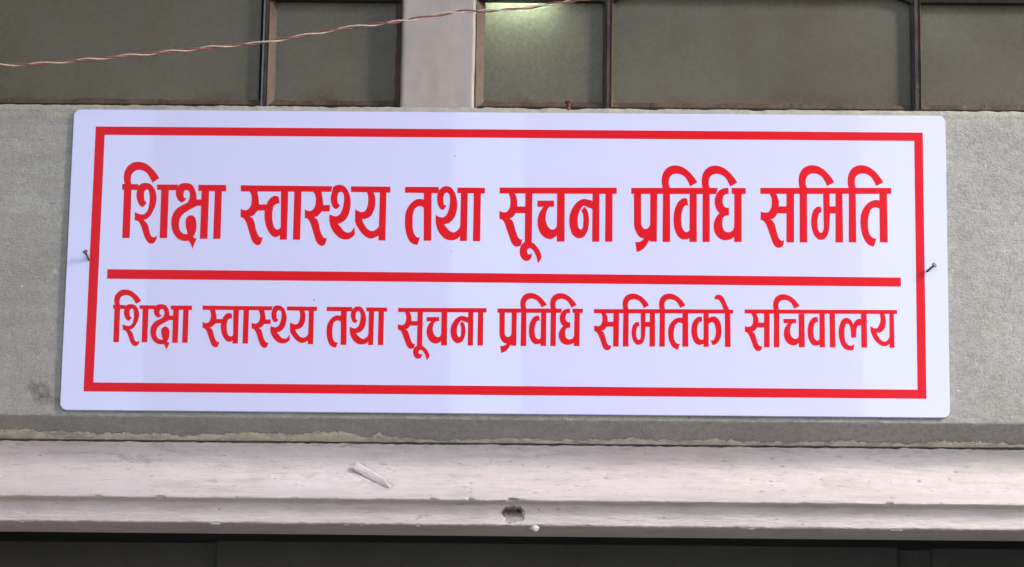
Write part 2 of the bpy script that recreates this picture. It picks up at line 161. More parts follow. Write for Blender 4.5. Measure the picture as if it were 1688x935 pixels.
'-10704,8120 -7226,8130 -7114,7824 -7273,7441 -10690,7468|-8622,6676 -8709,6715 -8797,6746 -8886,6769 -8976,6785 -9064,6792 -9153,6793 -9243,6787 -9330,6774 -9415,6753 -9508,6719 -9598,6674 -9686,6620 -9770,6561 -9850,6498 -9948,6410 -10041,6313 -10126,6207 -10206,6097 -10278,5983 -10346,5862 -10406,5734 -10460,5601 -10506,5467 -10545,5331 -10580,5168 -10604,5002 -10619,4833 -10627,4664 -10632,4495 -10634,4310 -10629,4123 -10618,3937 -10600,3752 -10576,3568 -10549,3399 -10518,3230 -10481,3062 -10437,2897 -10382,2737 -10326,2588 -10265,2438 -10196,2293 -10115,2160 -10016,2046 -9952,1991 -9884,1940 -9811,1894 -9736,1853 -9660,1818 -9584,1790 -9507,1766 -9428,1749 -9346,1736 -9263,1729 -9018,2563 -9130,2547 -9232,2552 -9325,2579 -9405,2631 -9476,2706 -9539,2794 -9595,2882 -9644,2975 -9682,3075 -9714,3179 -9740,3285 -9764,3390 -9794,3553 -9811,3720 -9820,3887 -9824,4056 -9826,4223 -9830,4391 -9833,4559 -9831,4727 -9822,4894 -9801,5059 -9779,5196 -9756,5336 -9724,5473 -9678,5600 -9613,5710 -9556,5777 -9491,5842 -9420,5899 -9345,5945 -9267,5973 -9166,5983 -9060,5972 -8958,5948 -8882,5920 -8808,5883 -8736,5837 -8668,5782 -8602,5719|-8728,7531 -7909,7538 -7843,2203 -8633,2196|-7061,7824 -7005,7910 -6943,7985 -6875,8051 -6802,8106 -6716,8154 -6621,8191 -6521,8216 -6419,8229 -6321,8231 -6239,8223 -6156,8207 -6073,8183 -5995,8152 -5922,8113 -5834,8044 -5756,7957 -5685,7859 -5621,7754 -5561,7651 -5502,7537 -5450,7418 -5405,7296 -5365,7172 -5330,7047 -5294,6902 -5266,6754 -5244,6604 -5229,6454 -5219,6304 -5215,6155 -5216,6006 -5224,5856 -5238,5708 -5258,5561 -5284,5407 -5315,5253 -5354,5102 -5402,4955 -5463,4817 -5525,4703 -5595,4591 -5673,4485 -5757,4388 -5849,4303 -5968,4217 -6097,4146 -6236,4089 -6386,4047 -6546,4019 -6487,3932 -6426,3847 -6363,3764 -6298,3683 -6231,3605 -6164,3528 -6097,3450 -6027,3376 -5953,3310 -5873,3256 -5789,3213 -5699,3177 -5608,3153 -5520,3148 -5428,3170 -5337,3214 -5250,3272 -5172,3336 -5109,3398 -5051,3469 -4999,3546 -4953,3626 -4916,3709 -4885,3795 -4862,3884 -4846,3977 -4838,4073 -4837,4173 -4705,4174 -4678,2720 -4871,2719 -4929,2643 -4991,2575 -5057,2513 -5126,2458 -5199,2411 -5294,2362 -5398,2323 -5505,2295 -5614,2277 -5722,2267 -5828,2267 -5936,2276 -6044,2293 -6150,2320 -6250,2355 -6368,2414 -6481,2488 -6588,2575 -6690,2669 -6785,2767 -6882,2882 -6971,3006 -7052,3137 -7126,3273 -7192,3412 -7247,3544 -7295,3681 -7337,3821 -7371,3963 -7399,4105 -7426,4292 -7442,4481 -7446,4672 -7438,4865 -7419,5060 -7341,4994 -7260,4936 -7176,4888 -7089,4849 -7004,4819 -6913,4794 -6821,4778 -6732,4774 -6649,4788 -6571,4823 -6496,4876 -6425,4942 -6361,5014 -6303,5088 -6243,5186 -6196,5295 -6158,5411 -6125,5530 -6094,5647 -6064,5774 -6040,5904 -6020,6035 -6005,6166 -5993,6298 -5982,6428 -5974,6559 -5970,6690 -5974,6820 -5988,6949 -6000,7036 -6013,7127 -6032,7215 -6060,7296 -6101,7367 -6161,7435 -6233,7495 -6307,7523 -6382,7509 -6459,7465 -6525,7410 -6576,7334 -6610,7240 -6632,7137 -6649,7036 -6662,6945 -6669,6852 -6669,6758 -6665,6664 -6658,6571 -6652,6481 -6648,6385 -6638,6292 -6615,6212 -6570,6154 -6482,6109 -6367,6090 -6385,6001 -6411,5920 -6448,5847 -6493,5783 -6569,5705 -6661,5640 -6753,5613 -6845,5640 -6938,5704 -7020,5778 -7087,5861 -7140,5959 -7183,6067 -7218,6178 -7250,6287 -7280,6405 -7304,6525 -7320,6647 -7330,6770 -7333,6891 -7331,6995 -7326,7099 -7315,7203 -7298,7305 -7273,7404 -7242,7492 -7206,7578 -7164,7662 -7115,7744|-5235,8091 -2356,8077 -2346,7444 -5223,7467|-4855,7517 -4133,7523 -4142,2207 -4861,2201|-3508,7528 -2769,7534 -2757,2200 -3511,2194',
'-824,8122 11389,8202 11394,7514 -814,7467|933,6043 1947,6052 1958,5323 843,5314|718,7533 781,7432 838,7330 888,7225 932,7118 970,7009 1005,6874 1031,6736 1047,6595 1057,6453 1061,6312 1061,6194 1056,6074 1047,5956 1031,5838 1009,5722 981,5613 947,5504 908,5398 863,5292 823,5182 773,5083 714,4994 646,4916 561,4843 466,4782 360,4734 244,4698 333,4656 414,4607 486,4551 551,4487 613,4397 659,4293 695,4180 727,4065 761,3954 808,3806 849,3656 888,3505 928,3355 975,3207 1011,3097 1045,2986 1083,2876 1128,2771 1185,2675 1261,2562 1346,2456 1442,2410 1529,2433 1623,2497 1471,1771 1384,1711 1294,1667 1200,1640 1099,1629 995,1635 897,1659 810,1704 730,1769 657,1845 589,1923 498,2061 431,2217 378,2385 329,2555 274,2721 209,2890 145,3061 82,3231 19,3402 -43,3573 -91,3725 -134,3881 -178,4035 -234,4183 -308,4319 -374,4419 -448,4514 -535,4585 -658,4628 -799,4636 -814,5568 -720,5503 -624,5454 -526,5419 -426,5399 -306,5394 -183,5408 -72,5445 3,5496 70,5566 131,5647 183,5735 226,5823 266,5931 292,6048 306,6170 314,6292 319,6413 320,6521 317,6629 310,6736 297,6844 280,6950 256,7068 225,7185 189,7300 147,7415 99,7528|1876,7521 2607,7527 2611,2047 1882,2041|1631,1964 1712,2027 1805,2078 1902,2116 2000,2138 2102,2148 2204,2150 2319,2149 2435,2140 2550,2122 2660,2092 2762,2048 2856,1986 2942,1906 3023,1816 3100,1720 3172,1625 3259,1508 3340,1385 3415,1257 3480,1125 3535,989 3568,896 3600,800 3627,702 3642,605 3642,511 3622,415 3586,321 3541,228 3495,137 3451,54 3404,-27 3352,-106 3297,-184 3273,-77 3247,30 3220,135 3191,241 3155,371 3119,501 3079,630 3034,756 2980,878 2930,982 2877,1088 2818,1189 2750,1280 2671,1355 2573,1423 2465,1480 2365,1490 2252,1416 2166,1297 2136,1196 2130,1082 2150,977 2210,865 2294,787 2390,775 2501,822 2626,928 2639,793 2637,668 2618,550 2583,442 2533,342 2477,260 2409,185 2334,127 2241,92 2136,78 2029,82 1930,102 1830,147 1734,215 1647,298 1572,387 1510,488 1462,602 1426,723 1400,848 1382,971 1371,1098 1369,1229 1378,1361 1399,1489 1433,1610 1470,1706 1514,1801 1567,1889|3135,6705 4870,6719 4878,6044 3144,6029|3873,6121 3781,6021 3695,5917 3615,5809 3542,5697 3475,5582 3412,5460 3356,5334 3306,5203 3264,5071 3230,4937 3206,4811 3189,4683 3179,4553 3175,4423 3177,4295 3187,4154 3203,4013 3228,3873 3259,3735 3298,3601 3344,3465 3397,3330 3458,3199 3529,3075 3610,2963 3689,2874 3776,2790 3869,2714 3968,2647 4070,2593 4157,2556 4248,2525 4342,2502 4436,2489 4527,2490 4631,2510 4734,2547 4835,2596 4929,2653 5026,2725 5116,2807 5199,2901 5382,2903 5367,4099 5185,4098 5182,3978 5159,3871 5118,3776 5051,3687 4964,3610 4868,3561 4742,3542 4615,3558 4528,3599 4447,3664 4374,3742 4308,3823 4242,3919 4186,4025 4139,4136 4100,4249 4069,4362 4047,4479 4032,4599 4024,4718 4021,4837 4024,4945 4032,5053 4045,5161 4063,5268 4085,5373 4113,5484 4145,5595 4183,5702 4232,5803 4288,5891 4351,5975 4422,6053 4502,6126|5185,7516 5976,7523 6017,2225 5208,2218|8937,6678 8828,6730 8717,6776 8605,6816 8492,6850 8377,6877 8287,6897 8194,6914 8102,6927 8010,6932 7920,6927 7803,6902 7687,6859 7574,6802 7466,6736 7365,6665 7247,6563 7139,6444 7040,6314 6949,6177 6865,6039 6784,5888 6711,5730 6647,5567 6593,5400 6550,5233 6519,5076 6497,4915 6483,4753 6477,4591 6478,4429 6486,4257 6503,4083 6528,3911 6563,3741 6608,3575 6651,3439 6698,3302 6753,3169 6819,3045 6899,2937 6992,2843 7100,2755 7218,2681 7339,2627 7459,2600 7570,2603 7688,2626 7806,2667 7916,2722 8013,2786 8105,2877 8183,2989 8250,3115 8309,3247 8361,3376 8416,3539 8458,3709 8488,3883 8509,4058 8525,4233 8535,4403 8538,4576 8534,4748 8520,4920 8496,5088 8472,5221 8444,5354 8410,5486 8365,5612 8308,5729 8250,5821 8184,5909 8111,5992 8031,6070 7701,5596 7766,5518 7821,5437 7866,5351 7897,5261 7917,5166 7928,5067 7935,4968 7941,4870 7948,4742 7949,4613 7945,4484 7938,4356 7928,4228 7924,4116 7924,4000 7918,3886 7898,3781 7852,3693 7771,3603 7681,3552 7572,3618 7477,3743 7426,3844 7398,3959 7384,4082 7377,4208 7370,4330 7362,4458 7359,4587 7361,4716 7369,4845 7383,4972 7402,5092 7425,5213 7453,5332 7488,5449 7529,5562 7571,5660 7618,5757 7671,5850 7728,5939 7798,6034 7875,6124 7958,6209 8052,6169 8146,6130 8241,6090 8335,6051 8457,6000 8579,5950 8701,5899 8823,5849 8945,5799|8878,7558 9588,7564 9616,2245 8878,2239|10217,7569 10957,7575 10980,2257 10222,2250',
'12902,8196 21933,8271 21750,7582 12907,7532|23371,8271 24831,8283 24830,7619 23371,7607|13187,7649 13933,7655 13953,4455 13953,4339 13963,4230 13986,4128 14019,4032 14064,3943 14133,3837 14217,3741 14314,3683 14449,3679 14583,3719 14682,3792 14765,3894 14830,4006 14871,4109 14897,4219 14907,4337 14903,4463 15065,4464 15076,2415 14774,2412 14728,2289 14676,2170 14619,2056 14555,1946 14486,1841 14412,1739 14332,1639 14246,1545 14155,1459 14058,1383 13961,1321 13859,1266 13751,1220 13639,1182 13521,1151 13352,2263 13466,2242 13576,2235 13681,2244 13783,2267 13898,2315 14007,2382 14106,2463 14191,2554 14266,2658 14129,2669 14003,2698 13888,2746 13778,2823 13682,2928 13597,3051 13522,3181 13453,3311 13402,3419 13356,3530 13316,3645 13283,3762 13255,3879 13235,3990 13220,4103 13211,4217 13207,4332 13208,4449|14885,7640 15610,7646 15594,2305 14893,2299|16215,7788 16939,7794 16984,2283 16187,2276|16191,8189 16160,8288 16133,8388 16110,8488 16092,8589 16078,8691 16070,8795 16065,8898 16065,9002 16068,9105 16076,9234 16089,9363 16109,9491 16137,9616 16173,9737 16220,9862 16275,9986 16339,10105 16413,10216 16495,10314 16579,10393 16673,10465 16772,10528 16876,10583 16981,10629 17075,10661 17172,10687 17271,10706 17370,10719 17468,10725 17589,10722 17710,10708 17831,10684 17950,10653 18065,10615 18203,10556 18338,10484 18469,10402 18595,10312 18716,10218 18834,10116 18946,10006 19055,9890 19158,9770 19259,9648 19374,9498 19484,9343 19589,9184 19687,9019 19780,8849 19046,8407 19008,8509 18967,8609 18923,8707 18877,8804 18828,8899 18763,9021 18694,9144 18621,9263 18539,9372 18448,9469 18361,9541 18267,9608 18167,9666 18064,9715 17959,9752 17854,9779 17744,9798 17632,9806 17522,9801 17418,9782 17323,9750 17228,9707 17137,9652 17055,9587 16986,9515 16923,9415 16874,9299 16839,9176 16815,9054 16804,8941 16804,8825 16813,8709 16828,8595 16846,8494 16871,8393 16901,8294 16937,8195 16939,7737 16193,7731|18725,7042 18589,7098 18455,7120 18353,7109 18250,7073 18150,7019 18056,6955 17970,6887 17876,6794 17793,6684 17720,6563 17654,6438 17594,6312 17523,6140 17467,5959 17423,5772 17388,5584 17359,5396 17339,5216 17326,5033 17321,4849 17323,4666 17331,4483 17341,4322 17356,4161 17376,4000 17404,3841 17442,3687 17488,3530 17541,3374 17604,3221 17679,3078 17768,2949 17842,2862 17923,2775 18010,2697 18103,2633 18200,2589 18303,2569 18412,2566 18523,2575 18631,2593 18748,2620 18863,2659 18976,2709 19170,2711 19167,3815 19037,3814 19015,3672 18969,3557 18898,3471 18770,3399 18629,3378 18531,3417 18438,3493 18359,3580 18297,3676 18253,3786 18222,3906 18197,4029 18173,4149 18150,4283 18133,4419 18123,4557 18118,4695 18117,4832 18120,4982 18126,5132 18139,5281 18160,5429 18190,5575 18219,5696 18250,5819 18289,5938 18339,6050 18404,6148 18476,6233 18558,6311 18641,6344 18748,6303 18858,6186|18994,7674 19729,7680 19742,2306 18977,2300|20345,7822 21080,7828 21088,2318 20334,2311|20355,8200 20324,8299 20297,8399 20275,8500 20257,8601 20244,8703 20235,8806 20231,8910 20231,9013 20234,9117 20243,9245 20256,9374 20277,9502 20304,9627 20341,9749 20388,9873 20444,9997 20508,10116 20582,10227 20665,10325 20749,10404 20842,10476 20942,10539 21046,10594 21151,10640 21245,10672 21342,10698 21441,10717 21540,10730 21639,10736 21759,10733 21880,10718 22001,10695 22119,10663 22234,10625 22373,10567 22507,10495 22637,10413 22763,10323 22884,10229 23002,10127 23114,10017 23222,9901 23325,9781 23425,9659 23541,9509 23650,9355 23754,9195 23852,9030 23944,8860 23209,8419 23171,8520 23131,8620 23087,8718 23041,8815 22993,8910 22928,9032 22860,9155 22786,9274 22705,9384 22614,9480 22527,9553 22433,9619 22334,9677 22231,9726 22127,9763 22022,9790 21911,9809 21800,9817 21690,9812 21586,9793 21491,9762 21396,9718 21305,9663 21222,9599 21153,9526 21090,9426 21041,9310 21005,9188 20981,9065 20969,8952 20969,8837 20977,8721 20992,8607 21011,8505 21035,8405 21065,8305 21101,8207 21102,7748 20356,7742|23025,8280 22917,8283 22811,8278 22708,8266 22606,8246 22506,8218 22402,8181 22299,8136 22198,8083 22104,8021 22020,7951 21936,7855 21862,7745 21798,7625 21743,7500 21696,7376 21656,7244 21624,7107 21602,6967 21590,6827 21589,6688 21597,6573 21612,6457 21634,6341 21663,6228 21698,6118 21737,6014 21782,5911 21834,5812 21893,5720 21955,5639 22023,5564 22098,5493 22018,5408 21944,5319 21875,5227 21812,5132 21753,5034 21691,4915 21634,4792 21585,4665 21545,4535 21516,4405 21501,4293 21493,4178 21492,4063 21496,3948 21506,3835 21522,3718 21542,3601 21570,3486 21604,3373 21647,3267 21705,3153 21772,3041 21848,2936 21933,2840 22025,2758 22112,2696 22206,2642 22305,2596 22407,2560 22510,2535 22615,2520 22724,2516 22834,2522 22943,2538 23048,2562 23159,2600 23268,2651 23375,2709 23479,2770 23544,2810 23608,2851 23802,2853 23802,4082 23608,3966 23582,3845 23542,3738 23490,3645 23425,3566 23345,3501 23250,3447 23148,3410 23048,3392 22951,3396 22850,3417 22754,3453 22671,3503 22603,3570 22547,3656 22501,3754 22464,3856 22433,3957 22409,4066 22396,4179 22391,4295 22393,4412 22401,4526 22407,4634 22415,4746 22431,4856 22460,4956 22508,5040 22585,5113 22679,5173 22778,5214 22874,5232 22975,5233 23080,5216 23080,6107 22947,6086 22828,6092 22723,6126 22635,6194 22560,6293 22499,6408 22453,6524 22429,6621 22416,6724 22413,6830 22419,6936 22431,7039 22449,7145 22472,7253 22508,7354 22561,7440 22660,7532 22777,7591 22907,7599 23047,7559|23641,7678 24398,7684 24394,2346 23619,2339',
'26344,8306 39957,8419 39971,7755 26343,7642|28089,6284 29147,6293 29144,5517 28033,5507|27931,7747 27993,7642 28048,7534 28098,7425 28141,7313 28178,7200 28208,7089 28232,6975 28251,6860 28265,6744 28274,6629 28277,6492 28272,6353 28261,6215 28242,6078 28217,5943 28192,5832 28161,5723 28126,5615 28087,5508 28049,5382 28001,5270 27941,5170 27870,5084 27792,5014 27705,4957 27608,4910 27501,4875 27384,4851 27477,4791 27563,4724 27639,4650 27706,4569 27767,4469 27814,4358 27853,4240 27886,4120 27920,4001 27957,3866 27986,3729 28014,3591 28044,3454 28080,3319 28116,3188 28150,3053 28190,2922 28243,2800 28315,2696 28389,2613 28473,2538 28562,2504 28656,2524 28756,2586 28775,2415 28770,2261 28742,2124 28690,2005 28613,1903 28513,1815 28398,1753 28274,1733 28142,1746 28021,1784 27928,1843 27844,1927 27768,2024 27699,2122 27625,2255 27568,2400 27522,2553 27479,2707 27432,2859 27368,3051 27306,3246 27245,3440 27181,3633 27111,3823 27064,3952 27017,4081 26968,4209 26911,4332 26843,4448 26780,4546 26711,4640 26628,4708 26513,4747 26380,4752 26382,5722 26483,5668 26585,5628 26688,5602 26792,5588 26922,5587 27054,5604 27170,5648 27256,5722 27329,5822 27390,5936 27441,6050 27476,6158 27500,6271 27515,6388 27523,6506 27529,6622 27533,6761 27531,6901 27521,7041 27501,7178 27466,7308 27422,7422 27367,7532 27303,7638 27229,7741|29066,7756 29854,7763 29831,2345 29046,2338|30438,7905 31195,7911 31198,2356 30413,2350|30451,8329 30421,8428 30395,8527 30373,8628 30356,8729 30343,8831 30335,8934 30332,9038 30332,9142 30336,9245 30346,9373 30361,9502 30382,9630 30410,9755 30448,9877 30496,10001 30552,10125 30617,10244 30691,10355 30775,10454 30860,10532 30953,10604 31054,10667 31158,10722 31263,10768 31357,10800 31454,10826 31553,10845 31652,10858 31751,10864 31871,10861 31992,10847 32112,10823 32231,10792 32345,10754 32483,10695 32617,10623 32747,10541 32872,10451 32992,10357 33109,10255 33221,10145 33327,10029 33430,9909 33529,9787 33643,9637 33752,9483 33854,9323 33951,9158 34043,8989 33305,8547 33268,8649 33228,8748 33185,8847 33140,8943 33092,9038 33028,9161 32961,9283 32888,9402 32808,9512 32717,9608 32631,9681 32538,9747 32439,9805 32336,9854 32232,9891 32127,9918 32017,9937 31906,9945 31796,9941 31692,9921 31597,9890 31501,9846 31410,9791 31327,9727 31258,9654 31194,9554 31144,9439 31107,9316 31082,9194 31070,9081 31069,8965 31077,8849 31091,8735 31108,8634 31132,8533 31161,8433 31197,8335 31194,7877 30449,7871|35550,8371 35520,8470 35495,8569 35473,8670 35456,8771 35444,8873 35437,8976 35434,9080 35434,9184 35439,9287 35449,9415 35464,9544 35485,9672 35514,9797 35552,9918 35600,10043 35657,10167 35723,10286 35797,10396 35881,10495 35966,10574 36060,10645 36160,10709 36265,10764 36370,10809 36464,10842 36561,10868 36660,10887 36760,10899 36858,10905 36978,10902 37099,10888 37219,10865 37337,10833 37452,10795 37589,10737 37723,10665 37852,10582 37977,10493 38097,10398 38213,10297 38325,10187 38431,10071 38533,9951 38632,9829 38745,9679 38853,9525 38955,9365 39052,9200 39142,9030 38403,8589 38367,8691 38327,8790 38285,8889 38240,8985 38192,9080 38128,9203 38062,9325 37990,9444 37910,9554 37820,9650 37734,9722 37641,9789 37542,9847 37440,9896 37336,9933 37231,9960 37121,9978 37010,9987 36900,9982 36796,9963 36701,9931 36605,9888 36514,9833 36431,9769 36361,9696 36297,9596 36247,9480 36210,9358 36184,9235 36172,9122 36170,9007 36177,8891 36191,8777 36208,8675 36232,8575 36261,8475 36296,8377 36292,7919 35547,7913|32879,7788 33548,7793 33560,6330 33570,5963 33572,5598 33565,5233 33550,4868 33526,4504 33516,4344 33506,4183 33493,4022 33474,3863 33446,3706 33413,3550 33378,3390 33334,3234 33274,3090 33193,2964 33113,2876 33021,2794 32920,2725 32815,2677 32709,2652 32598,2642 32492,2651 32396,2682 32304,2735 32217,2802 32136,2877 32063,2955 31975,3070 31902,3202 31842,3343 31790,3490 31743,3635 31699,3800 31666,3969 31643,4142 31627,4315 31619,4488 31616,4648 31620,4809 31630,4970 31649,5130 31677,5287 31708,5431 31743,5577 31787,5720 31844,5854 31918,5974 31988,6059 32066,6141 32152,6211 32243,6262 32360,6295 32486,6304 32621,6288 32725,5638 32606,5635 32509,5602 32442,5529 32400,5421 32372,5297 32345,5178 32314,5045 32291,4908 32277,4770 32268,4631 32266,4493 32265,4355 32267,4214 32277,4075 32299,3939 32337,3811 32375,3705 32419,3595 32475,3502 32550,3448 32643,3435 32733,3450 32801,3523 32843,3639 32875,3758 32899,3856 32915,3956 32922,4059 32921,4164 32911,4271|33485,6329 34261,6336 34256,5536 33479,5553|34164,7798 34877,7804 34911,2388 34125,2381|35547,7947 36270,7953 36277,2399 35503,2393|38841,7002 38718,7035 38596,7057 38475,7067 38356,7067 38237,7054 38126,7031 38014,6997 37904,6953 37797,6902 37696,6844 37572,6758 37455,6658 37344,6546 37243,6427 37152,6303 37073,6176 37004,6042 36943,5902 36889,5759 36844,5615 36802,5449 36771,5278 36751,5105 36737,4932 36728,4759 36725,4576 36730,4393 36742,4210 36760,4028 36785,3848 36815,3662 36851,3476 36894,3292 36948,3113 37014,2940 37073,2807 37139,2674 37211,2546 37293,2426 37384,2318 37469,2236 37560,2159 37657,2092 37758,2037 37867,1996 37982,1966 38102,1949 38379,2861 38255,2849 38140,2860 38035,2892 37941,2950 37856,3033 37781,3130 37716,3230 37659,3342 37616,3465 37585,3594 37560,3725 37539,3854 37520,4011 37511,4171 37511,4331 37516,4492 37525,4652 37534,4813 37548,4974 37566,5135 37593,5294 37629,5451 37660,5572 37693,5695 37733,5815 37783,5926 37850,6023 37920,6096 38000,6164 38086,6220 38176,6254 38282,6264 38393,6250 38499,6223 38588,6187 38673,6140 38754,6080 38831,6008|38720,7836 39508,7843 39547,2427 38719,2420',
